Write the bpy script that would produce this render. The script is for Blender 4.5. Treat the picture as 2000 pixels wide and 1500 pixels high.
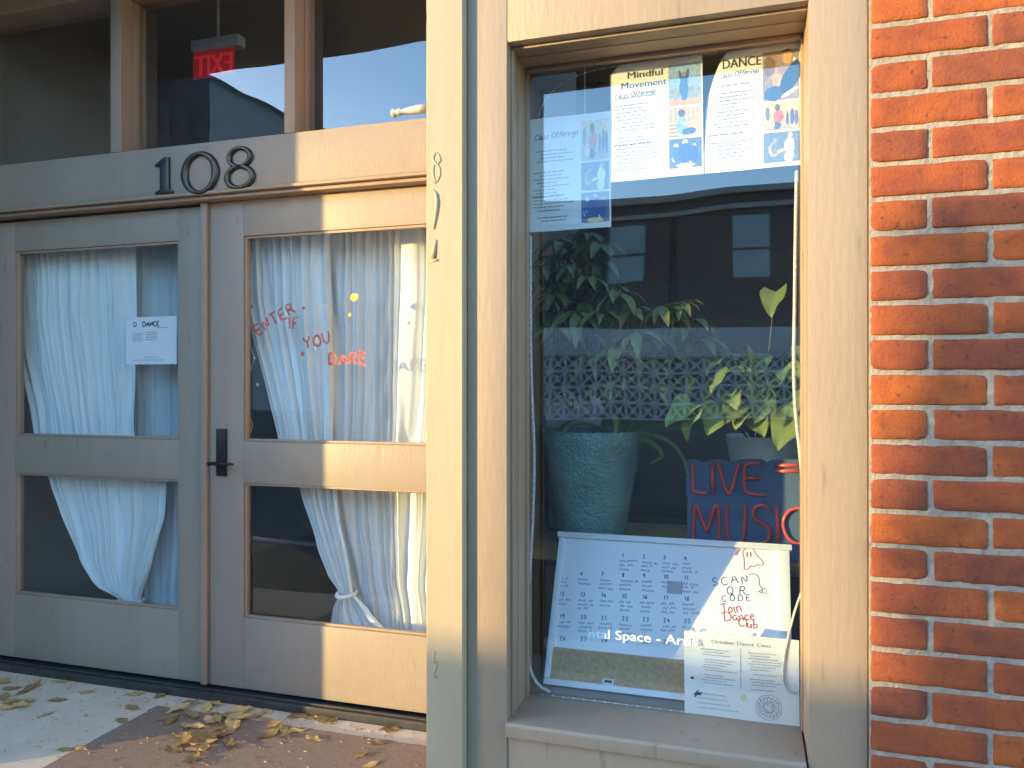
import bpy, bmesh, math, random
from mathutils import Vector, Matrix, noise

for o in list(bpy.data.objects):
    bpy.data.objects.remove(o)
scene = bpy.context.scene
COL = scene.collection
R = math.radians
rnd = random.Random(7)

# ------------------------------------------------------------------ camera, sky, sun, exposure
FPX, TH, YC, ZC = 1503.0, R(17.2), -1.66, 1.26      # focal length in photo pixels, yaw, camera distance, eye height
cam_d = bpy.data.cameras.new('camera')
cam_d.sensor_width = 36.0
cam_d.lens = FPX / 2000.0 * 36.0
cam_d.shift_y = 0.0025
cam_d.clip_start = 0.05
cam_d.clip_end = 600
cam = bpy.data.objects.new('camera', cam_d)
cam.location = (0, YC, ZC)
cam.rotation_euler = (R(90), 0, TH)
COL.objects.link(cam)
scene.camera = cam

SUN_EL, SUN_AZ = R(6.0), R(50.0)                     # azimuth measured from the facade normal towards the left
S = Vector((-math.sin(SUN_AZ) * math.cos(SUN_EL), -math.cos(SUN_AZ) * math.cos(SUN_EL), math.sin(SUN_EL)))
world = bpy.data.worlds.new('World')
scene.world = world
world.use_nodes = True
wn = world.node_tree
sky = wn.nodes.new('ShaderNodeTexSky')
sky.sky_type = 'NISHITA'
sky.sun_disc = False
sky.sun_elevation = SUN_EL
sky.sun_rotation = math.atan2(S.x, S.y)
sky.air_density = 1.0
sky.dust_density = 0.4
sky.ozone_density = 3.1
bg = wn.nodes['Background']
bg.inputs['Strength'].default_value = 0.15
wn.links.new(sky.outputs['Color'], bg.inputs['Color'])

sun_d = bpy.data.lights.new('sun', 'SUN')
sun_d.energy = 0.76          # sun six degrees up, weakened by the low path
sun_d.angle = R(0.5)
sun_d.color = (1.0, 0.78, 0.32)
sun = bpy.data.objects.new('sun', sun_d)
sun.rotation_euler = (-S).to_track_quat('-Z', 'Y').to_euler()
sun.location = (-8, -8, 6)
COL.objects.link(sun)

scene.view_settings.view_transform = 'Standard'
scene.view_settings.look = 'None'
scene.view_settings.gamma = 1
scene.view_settings.use_curve_mapping = False
scene.view_settings.exposure = 3.45


# ------------------------------------------------------------------ helpers
def P(px, py, Y):
    """point where the sight line of photo pixel (px, py) meets the vertical plane y = Y"""
    u = (px - 1000) / FPX
    v = (755 - py) / FPX
    dx = -math.sin(TH) + u * math.cos(TH)
    dy = math.cos(TH) + u * math.sin(TH)
    t = (Y - YC) / dy
    return Vector((dx * t, Y, ZC + v * t))


def PG(px, py, z):
    """the same on the level plane z"""
    v = (755 - py) / FPX
    t = (z - ZC) / v
    u = (px - 1000) / FPX
    return Vector(((-math.sin(TH) + u * math.cos(TH)) * t, YC + (math.cos(TH) + u * math.sin(TH)) * t, z))


def lin(r, g, b):
    f = lambda c: (c / 255 / 12.92) if c / 255 <= 0.04045 else ((c / 255 + 0.055) / 1.055) ** 2.4
    return (f(r), f(g), f(b))


class MB:
    def __init__(self):
        self.v, self.f, self.m, self.c = [], [], [], []

    def face(self, pts, mi=0, col=None):
        i = len(self.v)
        self.v += [tuple(p) for p in pts]
        self.f.append(tuple(range(i, i + len(pts))))
        self.m.append(mi)
        self.c.append(col)

    def mesh(self, verts, faces, mi=0, col=None):
        i = len(self.v)
        self.v += [tuple(p) for p in verts]
        for f in faces:
            self.f.append(tuple(i + k for k in f))
            self.m.append(mi)
            self.c.append(col)

    def box(self, x0, x1, y0, y1, z0, z1, mi=0):
        v = [(x, y, z) for z in (z0, z1) for y in (y0, y1) for x in (x0, x1)]
        self.mesh(v, [(0, 2, 3, 1), (4, 5, 7, 6), (0, 1, 5, 4), (2, 6, 7, 3), (0, 4, 6, 2), (1, 3, 7, 5)], mi)
        return self

    def prism(self, poly, y0, y1, mi=0):
        """extrude an (x, z) polygon from y0 (front) to y1"""
        n = len(poly)
        v = [(x, y0, z) for x, z in poly] + [(x, y1, z) for x, z in poly]
        f = [tuple(range(n)), tuple(range(2 * n - 1, n - 1, -1))]
        f += [(i, i + n, (i + 1) % n + n, (i + 1) % n) for i in range(n)]
        self.mesh(v, f, mi)
        return self

    def tube(self, pts, r, n=8, mi=0, cap=True):
        pts = [Vector(p) for p in pts]
        rr = r if isinstance(r, (list, tuple)) else [r] * len(pts)
        rings = []
        up = None
        for i, p in enumerate(pts):
            t = (pts[min(i + 1, len(pts) - 1)] - pts[max(i - 1, 0)])
            if t.length < 1e-9:
                t = Vector((0, 0, 1))
            t.normalize()
            if up is None:
                up = Vector((0, 1, 0)) if abs(t.y) < 0.9 else Vector((1, 0, 0))
            a = t.cross(up).normalized()
            b = a.cross(t).normalized()
            up = b
            rings.append([p + a * math.cos(2 * math.pi * k / n) * rr[i] + b * math.sin(2 * math.pi * k / n) * rr[i] for k in range(n)])
        v = [q for g in rings for q in g]
        f = []
        for i in range(len(rings) - 1):
            for k in range(n):
                f.append((i * n + k, i * n + (k + 1) % n, (i + 1) * n + (k + 1) % n, (i + 1) * n + k))
        if cap:
            f.append(tuple(range(n - 1, -1, -1)))
            f.append(tuple((len(rings) - 1) * n + k for k in range(n)))
        self.mesh(v, f, mi)
        return self

    def lathe(self, prof, n=40, mi=0, centre=(0, 0, 0)):
        v, f = [], []
        cx, cy, cz = centre
        for (r, z) in prof:
            for k in range(n):
                a = 2 * math.pi * k / n
                v.append((cx + r * math.cos(a), cy + r * math.sin(a), cz + z))
        for i in range(len(prof) - 1):
            for k in range(n):
                f.append((i * n + k, i * n + (k + 1) % n, (i + 1) * n + (k + 1) % n, (i + 1) * n + k))
        self.mesh(v, f, mi)
        return self

    def data(self, name, mats, bevel=0, seg=2, smooth=False):
        me = bpy.data.meshes.new(name)
        me.from_pydata(self.v, [], self.f)
        me.polygons.foreach_set('material_index', self.m)
        for m in (mats if isinstance(mats, (list, tuple)) else [mats]):
            me.materials.append(m)
        if any(c is not None for c in self.c):
            at = me.color_attributes.new('Col', 'FLOAT_COLOR', 'CORNER')
            li = 0
            for f, c in zip(self.f, self.c):
                c = c or (0.8, 0.8, 0.8)
                for _ in f:
                    at.data[li].color = (c[0], c[1], c[2], 1)
                    li += 1
        if bevel:
            bm = bmesh.new()
            bm.from_mesh(me)
            bmesh.ops.recalc_face_normals(bm, faces=bm.faces)
            es = [e for e in bm.edges if len(e.link_faces) == 2 and e.calc_face_angle(0) > 0.5]
            bmesh.ops.bevel(bm, geom=es, offset=bevel, segments=seg, profile=0.6, affect='EDGES', clamp_overlap=True)
            bm.to_mesh(me)
            bm.free()
        if smooth or bevel:
            for p in me.polygons:
                p.use_smooth = True
            if bevel:
                me.set_sharp_from_angle(angle=R(50))
        me.update()
        return me

    def build(self, name, mats, parent=None, bevel=0, smooth=False, seg=2):
        return link(name, self.data(name, mats, bevel, seg, smooth), parent)


def link(name, me, parent=None, loc=None):
    o = bpy.data.objects.new(name, me)
    COL.objects.link(o)
    if loc is not None:
        o.location = loc
    if parent is not None:
        o.parent = parent
        inv = Matrix.Identity(4)
        p = parent
        while p is not None:
            if p.type == 'EMPTY':
                inv = Matrix.Translation(-Vector(p.location)) @ inv
            p = p.parent
        o.matrix_parent_inverse = inv if parent.type == 'EMPTY' else Matrix.Identity(4)
    return o


def thing(name, loc, label, cat, group=None):
    o = bpy.data.objects.new(name, None)
    o.empty_display_size = 0.05
    o.location = loc
    COL.objects.link(o)
    return tag(o, label, cat, group)


def tag(o, label, cat, group=None):
    o['label'] = label
    o['category'] = cat
    if group:
        o['group'] = group
    return o


def stuff(o):
    o['kind'] = 'stuff'
    return o


def struct(o):
    o['kind'] = 'structure'
    return o


# ------------------------------------------------------------------ materials
def mat(name, col, rough=0.6, var=0.0, scale=8.0, bump=0.0, bscale=60.0, metal=0.0, col2=None, spec=0.5,
        rand=0.0, coat=0.0, stretch=None, spots=None, spot_scale=30, spot_lo=0.68, world_space=False):
    m = bpy.data.materials.new(name)
    m.use_nodes = True
    nt = m.node_tree
    N, L = nt.nodes, nt.links
    b = N['Principled BSDF']
    b.inputs['Roughness'].default_value = rough
    b.inputs['Metallic'].default_value = metal
    b.inputs['Specular IOR Level'].default_value = spec
    b.inputs['Coat Weight'].default_value = coat
    tc = N.new('ShaderNodeTexCoord')
    mp = N.new('ShaderNodeMapping')
    co = tc.outputs['Object']
    if world_space:
        co = N.new('ShaderNodeNewGeometry').outputs['Position']
    L.new(co, mp.inputs['Vector'])
    if stretch:
        mp.inputs['Scale'].default_value = stretch
    out = None
    if col2 is None:
        col2 = tuple(min(1, c * (1 - var)) for c in col)
        col = tuple(min(1, c * (1 + var)) for c in col)
    nz = N.new('ShaderNodeTexNoise')
    nz.inputs['Scale'].default_value = scale
    nz.inputs['Detail'].default_value = 6
    nz.inputs['Roughness'].default_value = 0.65
    L.new(mp.outputs[0], nz.inputs['Vector'])
    mx = N.new('ShaderNodeMix')
    mx.data_type = 'RGBA'
    mx.inputs['A'].default_value = (*col, 1)
    mx.inputs['B'].default_value = (*col2, 1)
    mr = N.new('ShaderNodeMapRange')
    mr.inputs['From Min'].default_value = 0.3
    mr.inputs['From Max'].default_value = 0.7
    L.new(nz.outputs['Fac'], mr.inputs['Value'])
    L.new(mr.outputs[0], mx.inputs['Factor'])
    out = mx.outputs['Result']
    if rand:
        oi = N.new('ShaderNodeObjectInfo')
        hs = N.new('ShaderNodeHueSaturation')
        m1 = N.new('ShaderNodeMapRange')
        m1.inputs['To Min'].default_value = 1 - rand
        m1.inputs['To Max'].default_value = 1 + rand
        L.new(oi.outputs['Random'], m1.inputs['Value'])
        L.new(m1.outputs[0], hs.inputs['Value'])
        L.new(out, hs.inputs['Color'])
        out = hs.outputs['Color']
    if spots:
        n3 = N.new('ShaderNodeTexNoise')
        n3.inputs['Scale'].default_value = spot_scale
        n3.inputs['Detail'].default_value = 4
        L.new(mp.outputs[0] if stretch else co, n3.inputs['Vector'])
        m3 = N.new('ShaderNodeMapRange')
        m3.inputs['From Min'].default_value = spot_lo
        m3.inputs['From Max'].default_value = spot_lo + 0.12
        L.new(n3.outputs['Fac'], m3.inputs['Value'])
        x3 = N.new('ShaderNodeMix')
        x3.data_type = 'RGBA'
        x3.inputs['B'].default_value = (*spots, 1)
        L.new(m3.outputs[0], x3.inputs['Factor'])
        L.new(out, x3.inputs['A'])
        out = x3.outputs['Result']
    L.new(out, b.inputs['Base Color'])
    if bump:
        n2 = N.new('ShaderNodeTexNoise')
        n2.inputs['Scale'].default_value = bscale
        n2.inputs['Detail'].default_value = 5
        L.new(mp.outputs[0], n2.inputs['Vector'])
        bp = N.new('ShaderNodeBump')
        bp.inputs['Strength'].default_value = bump
        bp.inputs['Distance'].default_value = 0.002
        L.new(n2.outputs['Fac'], bp.inputs['Height'])
        L.new(bp.outputs[0], b.inputs['Normal'])
    return m


def glass_mat(name, refl=0.30, dirt=0.03, tint=(0.97, 0.985, 0.98)):
    """window glass: clear sheet with a mirror share that grows towards grazing, a little film of dust"""
    m = bpy.data.materials.new(name)
    m.use_nodes = True
    nt = m.node_tree
    N, L = nt.nodes, nt.links
    N.remove(N['Principled BSDF'])
    out = N['Material Output']
    tr = N.new('ShaderNodeBsdfTransparent')
    tr.inputs[0].default_value = (*tint, 1)
    gl = N.new('ShaderNodeBsdfGlossy')
    gl.inputs['Roughness'].default_value = 0.0
    gl.inputs['Color'].default_value = (1, 1, 1, 1)
    lw = N.new('ShaderNodeLayerWeight')
    lw.inputs['Blend'].default_value = 0.5
    pw = N.new('ShaderNodeMath')
    pw.operation = 'POWER'
    pw.inputs[1].default_value = 4.0
    L.new(lw.outputs['Facing'], pw.inputs[0])
    ma = N.new('ShaderNodeMath')
    ma.operation = 'MULTIPLY_ADD'
    ma.use_clamp = True
    ma.inputs[1].default_value = 1 - refl
    ma.inputs[2].default_value = refl
    L.new(pw.outputs[0], ma.inputs[0])
    tc = N.new('ShaderNodeTexCoord')
    wz = N.new('ShaderNodeTexNoise')
    wz.inputs['Scale'].default_value = 2.2
    wz.inputs['Detail'].default_value = 1
    L.new(tc.outputs['Object'], wz.inputs['Vector'])
    bp = N.new('ShaderNodeBump')
    bp.inputs['Strength'].default_value = 0.10
    bp.inputs['Distance'].default_value = 0.02
    L.new(wz.outputs['Fac'], bp.inputs['Height'])
    L.new(bp.outputs[0], gl.inputs['Normal'])
    m1 = N.new('ShaderNodeMixShader')
    L.new(ma.outputs[0], m1.inputs[0])
    L.new(tr.outputs[0], m1.inputs[1])
    L.new(gl.outputs[0], m1.inputs[2])
    df = N.new('ShaderNodeBsdfDiffuse')
    df.inputs[0].default_value = (0.75, 0.74, 0.7, 1)
    dn = N.new('ShaderNodeTexNoise')
    dn.inputs['Scale'].default_value = 5
    dn.inputs['Detail'].default_value = 8
    L.new(tc.outputs['Object'], dn.inputs['Vector'])
    dm = N.new('ShaderNodeMapRange')
    dm.inputs['From Min'].default_value = 0.35
    dm.inputs['From Max'].default_value = 0.75
    dm.inputs['To Min'].default_value = dirt * 0.3
    dm.inputs['To Max'].default_value = dirt * 1.8
    L.new(dn.outputs['Fac'], dm.inputs['Value'])
    m2 = N.new('ShaderNodeMixShader')
    L.new(dm.outputs[0], m2.inputs[0])
    L.new(m1.outputs[0], m2.inputs[1])
    L.new(df.outputs[0], m2.inputs[2])
    L.new(m2.outputs[0], out.inputs[0])
    return m


def clear_mat(name):
    m = bpy.data.materials.new(name)
    m.use_nodes = True
    nt = m.node_tree
    nt.nodes.remove(nt.nodes['Principled BSDF'])
    t = nt.nodes.new('ShaderNodeBsdfTransparent')
    t.inputs[0].default_value = (0.97, 0.98, 0.975, 1)
    nt.links.new(t.outputs[0], nt.nodes['Material Output'].inputs[0])
    return m


def cloth_mat(name, col, transp=0.12, transl=0.4):
    m = bpy.data.materials.new(name)
    m.use_nodes = True
    nt = m.node_tree
    N, L = nt.nodes, nt.links
    N.remove(N['Principled BSDF'])
    d = N.new('ShaderNodeBsdfDiffuse')
    t = N.new('ShaderNodeBsdfTranslucent')
    tp = N.new('ShaderNodeBsdfTransparent')
    tc = N.new('ShaderNodeTexCoord')
    nz = N.new('ShaderNodeTexNoise')
    nz.inputs['Scale'].default_value = 30
    L.new(tc.outputs['Object'], nz.inputs['Vector'])
    mx = N.new('ShaderNodeMix')
    mx.data_type = 'RGBA'
    mx.inputs['A'].default_value = (*[c * 0.93 for c in col], 1)
    mx.inputs['B'].default_value = (*col, 1)
    L.new(nz.outputs['Fac'], mx.inputs['Factor'])
    L.new(mx.outputs['Result'], d.inputs[0])
    L.new(mx.outputs['Result'], t.inputs[0])
    a = N.new('ShaderNodeMixShader')
    a.inputs[0].default_value = transl
    L.new(d.outputs[0], a.inputs[1])
    L.new(t.outputs[0], a.inputs[2])
    b = N.new('ShaderNodeMixShader')
    b.inputs[0].default_value = transp
    L.new(a.outputs[0], b.inputs[1])
    L.new(tp.outputs[0], b.inputs[2])
    L.new(b.outputs[0], N['Material Output'].inputs[0])
    return m


def emit_mat(name, col, st):
    m = bpy.data.materials.new(name)
    m.use_nodes = True
    b = m.node_tree.nodes['Principled BSDF']
    b.inputs['Base Color'].default_value = (*col, 1)
    b.inputs['Emission Color'].default_value = (*col, 1)
    b.inputs['Emission Strength'].default_value = st
    return m


def print_mat(name):
    m = bpy.data.materials.new(name)
    m.use_nodes = True
    nt = m.node_tree
    a = nt.nodes.new('ShaderNodeAttribute')
    a.attribute_name = 'Col'
    nz = nt.nodes.new('ShaderNodeTexNoise')
    nz.inputs['Scale'].default_value = 260
    nz.inputs['Detail'].default_value = 3
    mx = nt.nodes.new('ShaderNodeMix')
    mx.data_type = 'RGBA'
    mx.blend_type = 'OVERLAY'
    mx.inputs['Factor'].default_value = 0.7
    tc = nt.nodes.new('ShaderNodeTexCoord')
    nt.links.new(tc.outputs['Object'], nz.inputs['Vector'])
    nt.links.new(a.outputs['Color'], mx.inputs['A'])
    nt.links.new(nz.outputs['Fac'], mx.inputs['B'])
    nt.links.new(mx.outputs['Result'], nt.nodes['Principled BSDF'].inputs['Base Color'])
    nt.nodes['Principled BSDF'].inputs['Roughness'].default_value = 0.5
    return m


def leaf_mat(name, c1, c2, rand=0.3, rough=0.45, transl=0.25):
    m = mat(name, c1, rough, col2=c2, scale=25, rand=rand, bump=0.3, bscale=90)
    nt = m.node_tree
    N, L = nt.nodes, nt.links
    b = N['Principled BSDF']
    t = N.new('ShaderNodeBsdfTranslucent')
    src = b.inputs['Base Color'].links[0].from_socket
    L.new(src, t.inputs[0])
    mx = N.new('ShaderNodeMixShader')
    mx.inputs[0].default_value = transl
    L.new(b.outputs[0], mx.inputs[1])
    L.new(t.outputs[0], mx.inputs[2])
    L.new(mx.outputs[0], N['Material Output'].inputs[0])
    return m


M = {}
M['paint'] = mat('taupe_paint', (0.34, 0.232, 0.148), 0.5, var=0.09, scale=5, bump=0.6, bscale=90, stretch=(1, 1, 0.2), spots=(0.25, 0.17, 0.115), spot_scale=40, spot_lo=0.63)
M['paint_door'] = mat('door_paint', (0.355, 0.262, 0.188), 0.48, var=0.08, scale=4, bump=0.45, bscale=110, stretch=(1, 1, 0.25), spots=(0.275, 0.193, 0.153), spot_scale=30, spot_lo=0.64)
M['paint_post'] = mat('cream_post_paint', (0.395, 0.285, 0.17), 0.5, var=0.08, scale=6, bump=0.5, bscale=50, stretch=(1, 1, 0.18),
                      spots=(0.34, 0.26, 0.2), spot_scale=14, spot_lo=0.72)
M['paint_wood'] = mat('warm_trim_paint', (0.38, 0.255, 0.17), 0.5, var=0.1, scale=6, bump=0.25, bscale=60, stretch=(1, 1, 0.3))
M['glass'] = glass_mat('window_glass', 0.115, 0.003)
M['glass_door'] = glass_mat('door_glass', 0.075, 0.012)
M['glass_transom'] = glass_mat('transom_glass', 0.128, 0.006)
M['clear'] = clear_mat('clear_back')
M['mortar'] = mat('mortar', (0.42, 0.33, 0.24), 0.95, col2=(0.25, 0.195, 0.145), scale=55, bump=1.0, bscale=220)
M['dark_metal'] = mat('dark_bronze', (0.075, 0.068, 0.06), 0.34, var=0.35, scale=14, metal=0.8, bump=0.2, bscale=90)
M['black_metal'] = mat('black_metal', (0.03, 0.03, 0.032), 0.4, var=0.3, scale=20, metal=0.5)
M['concrete'] = mat('concrete', (0.78, 0.62, 0.45), 0.9, col2=(0.62, 0.48, 0.34), scale=5, bump=0.5, bscale=160, spots=(0.27, 0.23, 0.19), spot_scale=35, spot_lo=0.66)
M['mat'] = mat('brown_mat', (0.34, 0.22, 0.155), 0.98, col2=(0.24, 0.155, 0.115), scale=60, bump=1.0, bscale=500, spots=(0.36, 0.28, 0.21), spot_scale=140, spot_lo=0.66)
M['threshold'] = mat('threshold_metal', (0.07, 0.065, 0.06), 0.45, var=0.3, scale=20, metal=0.4)
M['asphalt'] = mat('asphalt', (0.04, 0.04, 0.042), 0.9, var=0.2, scale=3, bump=0.8, bscale=200)
M['pavement'] = mat('asphalt_pavement', (0.06, 0.058, 0.056), 0.9, var=0.2, scale=4, bump=0.8, bscale=180)
M['kerb'] = mat('kerb_concrete', (0.36, 0.34, 0.31), 0.9, var=0.15, scale=5, bump=0.5, bscale=90)
M['room_wall'] = mat('room_wall', (0.30, 0.27, 0.24), 0.9, var=0.1, scale=2)
M['room_floor'] = mat('room_floor', (0.07, 0.05, 0.04), 0.6, var=0.2, scale=4, stretch=(1, 8, 1))
M['room_ceiling'] = mat('room_ceiling', (0.30, 0.28, 0.25), 0.9, var=0.05, scale=2)
M['soffit'] = mat('soffit_paint', (0.30, 0.25, 0.20), 0.7, var=0.1, scale=3)
M['stone'] = mat('dark_stone', (0.11, 0.12, 0.14), 0.9, col2=(0.05, 0.055, 0.07), scale=7, bump=1.0, bscale=30)
M['paper'] = mat('paper', (0.68, 0.68, 0.66), 0.7, var=0.02, scale=8)
M['ink'] = mat('ink', (0.03, 0.03, 0.045), 0.7, var=0.1)
M['inkgrey'] = mat('grey_ink', (0.11, 0.115, 0.14), 0.7, var=0.1)
M['marker'] = mat('marker_ink', (0.07, 0.09, 0.20), 0.6, var=0.1)
M['redmarker'] = mat('red_marker', (0.45, 0.06, 0.05), 0.6, var=0.1)
M['redpaint'] = mat('red_glass_paint', (0.52, 0.05, 0.025), 0.5, var=0.25, scale=60)
M['redpaint'].node_tree.nodes['Principled BSDF'].inputs['Alpha'].default_value = 0.82
M['orangepaint'] = mat('yellow_glass_paint', (0.75, 0.42, 0.06), 0.5, var=0.25, scale=60)
M['vinyl'] = mat('white_vinyl', (0.85, 0.85, 0.83), 0.5, var=0.03)
M['print'] = print_mat('photo_print')
M['curtain'] = cloth_mat('sheer_curtain', (0.92, 0.92, 0.90), 0.02, 0.07)
M['sheer'] = cloth_mat('thin_sheer_curtain', (0.88, 0.89, 0.89), 0.15, 0.25)
M['white_plastic'] = mat('white_plastic', (0.76, 0.76, 0.75), 0.35, var=0.03)
M['board'] = mat('whiteboard', (0.80, 0.81, 0.82), 0.22, var=0.02, scale=4)
M['cork'] = mat('cork', (0.50, 0.32, 0.17), 0.9, var=0.25, scale=120, bump=0.5, bscale=300)
M['acrylic'] = mat('blue_acrylic', (0.10, 0.16, 0.26), 0.2, var=0.15, scale=6)
M['neon'] = mat('red_neon_tube', (0.75, 0.10, 0.09), 0.25, var=0.1, scale=20)
M['rope'] = mat('clear_rope_light', (0.55, 0.52, 0.46), 0.25, var=0.25, scale=80)
M['bulb'] = mat('pale_bulb', (0.85, 0.83, 0.78), 0.15, var=0.05)
M['wood'] = mat('shelf_wood', (0.45, 0.26, 0.11), 0.5, var=0.25, scale=10, stretch=(1, 10, 10))
M['white_pot'] = mat('white_pot', (0.84, 0.84, 0.85), 0.35, var=0.05)
M['pale_pot'] = mat('lilac_grey_pot', (0.80, 0.76, 0.82), 0.45, var=0.15, scale=14)
M['soil'] = mat('soil', (0.03, 0.022, 0.016), 1.0, var=0.4, scale=60, bump=1.0, bscale=150)
M['stem'] = mat('plant_stem', (0.14, 0.13, 0.06), 0.6, var=0.2, scale=30)
M['umbrella_leaf'] = leaf_mat('umbrella_leaf', (0.25, 0.26, 0.08), (0.13, 0.15, 0.05))
M['strap_leaf'] = leaf_mat('strap_leaf', (0.26, 0.33, 0.12), (0.14, 0.20, 0.07))
M['heart_leaf'] = leaf_mat('heart_leaf', (0.26, 0.32, 0.09), (0.16, 0.22, 0.06))
M['dry_leaf'] = leaf_mat('dry_leaf', (0.70, 0.46, 0.17), (0.45, 0.25, 0.10), rand=0.45, rough=0.6, transl=0.15)
M['shrub'] = leaf_mat('shrub_leaf', (0.05, 0.09, 0.03), (0.03, 0.055, 0.02))
M['peg'] = mat('cream_peg', (0.56, 0.47, 0.34), 0.5, var=0.08, scale=20)


def brick_mat():
    m = mat('red_brick', (0.39, 0.088, 0.014), 0.9, col2=(0.225, 0.05, 0.018), scale=20, bump=1.0, bscale=170,
            spots=(0.16, 0.04, 0.025), spot_scale=75, spot_lo=0.60, world_space=True)
    nt = m.node_tree
    N, L = nt.nodes, nt.links
    b = N['Principled BSDF']
    src = b.inputs['Base Color'].links[0].from_socket
    oi = N.new('ShaderNodeObjectInfo')
    cr = N.new('ShaderNodeValToRGB')
    e = cr.color_ramp.elements
    e[0].position = 0.0
    e[0].color = (0.70, 0.74, 1.2, 1)
    e[1].position = 1.0
    e[1].color = (1.15, 1.12, 0.8, 1)
    k = cr.color_ramp.elements.new(0.45)
    k.color = (0.9, 0.82, 1.0, 1)
    L.new(oi.outputs['Random'], cr.inputs[0])
    mx = N.new('ShaderNodeMix')
    mx.data_type = 'RGBA'
    mx.blend_type = 'MULTIPLY'
    mx.inputs['Factor'].default_value = 1
    L.new(src, mx.inputs['A'])
    L.new(cr.outputs[0], mx.inputs['B'])
    L.new(mx.outputs['Result'], b.inputs['Base Color'])
    return m


M['brick'] = brick_mat()


def teal_pot_mat():
    m = mat('teal_glaze', (0.24, 0.40, 0.37), 0.2, col2=(0.12, 0.25, 0.24), scale=9)
    nt = m.node_tree
    N, L = nt.nodes, nt.links
    b = N['Principled BSDF']
    tc = N.new('ShaderNodeTexCoord')
    vo = N.new('ShaderNodeTexVoronoi')
    vo.inputs['Scale'].default_value = 110
    L.new(tc.outputs['Object'], vo.inputs['Vector'])
    bp = N.new('ShaderNodeBump')
    bp.inputs['Strength'].default_value = 0.9
    bp.inputs['Distance'].default_value = 0.004
    bp.invert = True
    L.new(vo.outputs['Distance'], bp.inputs['Height'])
    L.new(bp.outputs[0], b.inputs['Normal'])
    return m


M['teal'] = teal_pot_mat()

# ================================================================== THE SETTING
GZ = -0.045                      # paving level in the recess and along the shop front
b = MB()
b.box(-3.6, 2.6, -0.45, 1.02, GZ - 0.3, GZ)
struct(b.build('porch_paving', M['concrete']))
b = MB()
b.box(-60, 60, -1.72, -0.452, GZ - 0.3, GZ - 0.004)
struct(b.build('pavement', M['pavement']))
b = MB()
b.box(-60, 60, -1.88, -1.722, GZ - 0.3, GZ + 0.002)
struct(b.build('kerb', M['kerb'], bevel=0.015))
b = MB()
b.face([(-200, -200, GZ - 0.14), (200, -200, GZ - 0.14), (200, 60, GZ - 0.14), (-200, 60, GZ - 0.14)])
struct(b.build('road', M['asphalt']))
b = MB()
b.box(-60, 60, -8.1, -6.6, GZ - 0.3, GZ)
struct(b.build('far_pavement', M['pavement'], bevel=0.015))

# room behind the glass
b = MB()
b.box(-3.62, 2.4, 1.14, 5.2, -0.12, -0.01)
struct(b.build('room_floor', M['room_floor']))
b = MB()
b.box(-3.62, 2.4, 5.2, 5.3, -0.1, 3.4)
struct(b.build('room_back_wall', M['room_wall']))
b = MB()
b.box(-3.72, -3.62, 1.2, 5.2, -0.1, 3.4)
struct(b.build('room_left_wall', M['room_wall']))
b = MB()
b.box(2.4, 2.5, 0.2, 5.2, -0.1, 3.4)
struct(b.build('room_right_wall', M['room_wall']))
b = MB()
KX0, KX1, KY0, KY1 = -1.1, 1.5, 0.30, 1.9        # added, unseen roof light: lets extra sky light down onto the display
b.box(-3.62, KX0, 0.14, 5.2, 3.30, 3.40)
b.box(KX1, 2.4, 0.14, 5.2, 3.30, 3.40)
b.box(KX0, KX1, 0.14, KY0, 3.30, 3.40)
b.box(KX0, KX1, KY1, 5.2, 3.30, 3.40)
struct(b.build('room_ceiling', M['room_ceiling']))
rl = bpy.data.objects.new('added_roof_light', None)
rl.location = (0.2, 1.0, 3.4)
COL.objects.link(rl)
tag(rl, 'added unseen roof light in the ceiling, brightening the window display', 'roof light')
b = MB()
b.box(KX0, KX1, KY0, KY1, 3.402, 3.408)
b.build('glass_pane', M['clear'], rl)
for q in ((KX0 - .05, KX1 + .05, KY0 - .05, KY0), (KX0 - .05, KX1 + .05, KY1, KY1 + .05), (KX0 - .05, KX0, KY0, KY1), (KX1, KX1 + .05, KY0, KY1)):
    b = MB()
    b.box(*q, 3.401, 3.46)
    b.build('frame', M['dark_metal'], rl)

# recess: soffit, left wall, right wall behind the post, upper front
b = MB()
b.box(-3.6, -0.714, 0.0, 1.2, 3.14, 3.29)
struct(b.build('porch_ceiling', M['soffit'], bevel=0.004))
b = MB()
b.box(-3.62, -3.5, 0.002, 1.2, GZ, 3.138)
struct(b.build('porch_side_wall', M['soffit']))
b = MB()
b.box(-0.712, -0.63, 0.02, 1.2, GZ, 3.138)
struct(b.build('porch_end_wall', M['paint_door']))
b = MB()
b.box(-3.6, 2.5, -0.004, 0.14, 3.292, 3.75)
b.box(-0.712, 0.222, 0.012, 0.14, 2.62, 3.292)
struct(b.build('upper_front_wall', M['paint']))

# ------------------------------------------------------------------ brick wall
BW = thing('brick_wall', (0.224, 0.05, GZ), 'red brick wall with pale ragged mortar at the right of the window', 'wall')
X0 = 0.2265
CH, CL = 0.0677, 0.2105
ZM = 1.288 + 0.0
XE = 1.32


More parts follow.
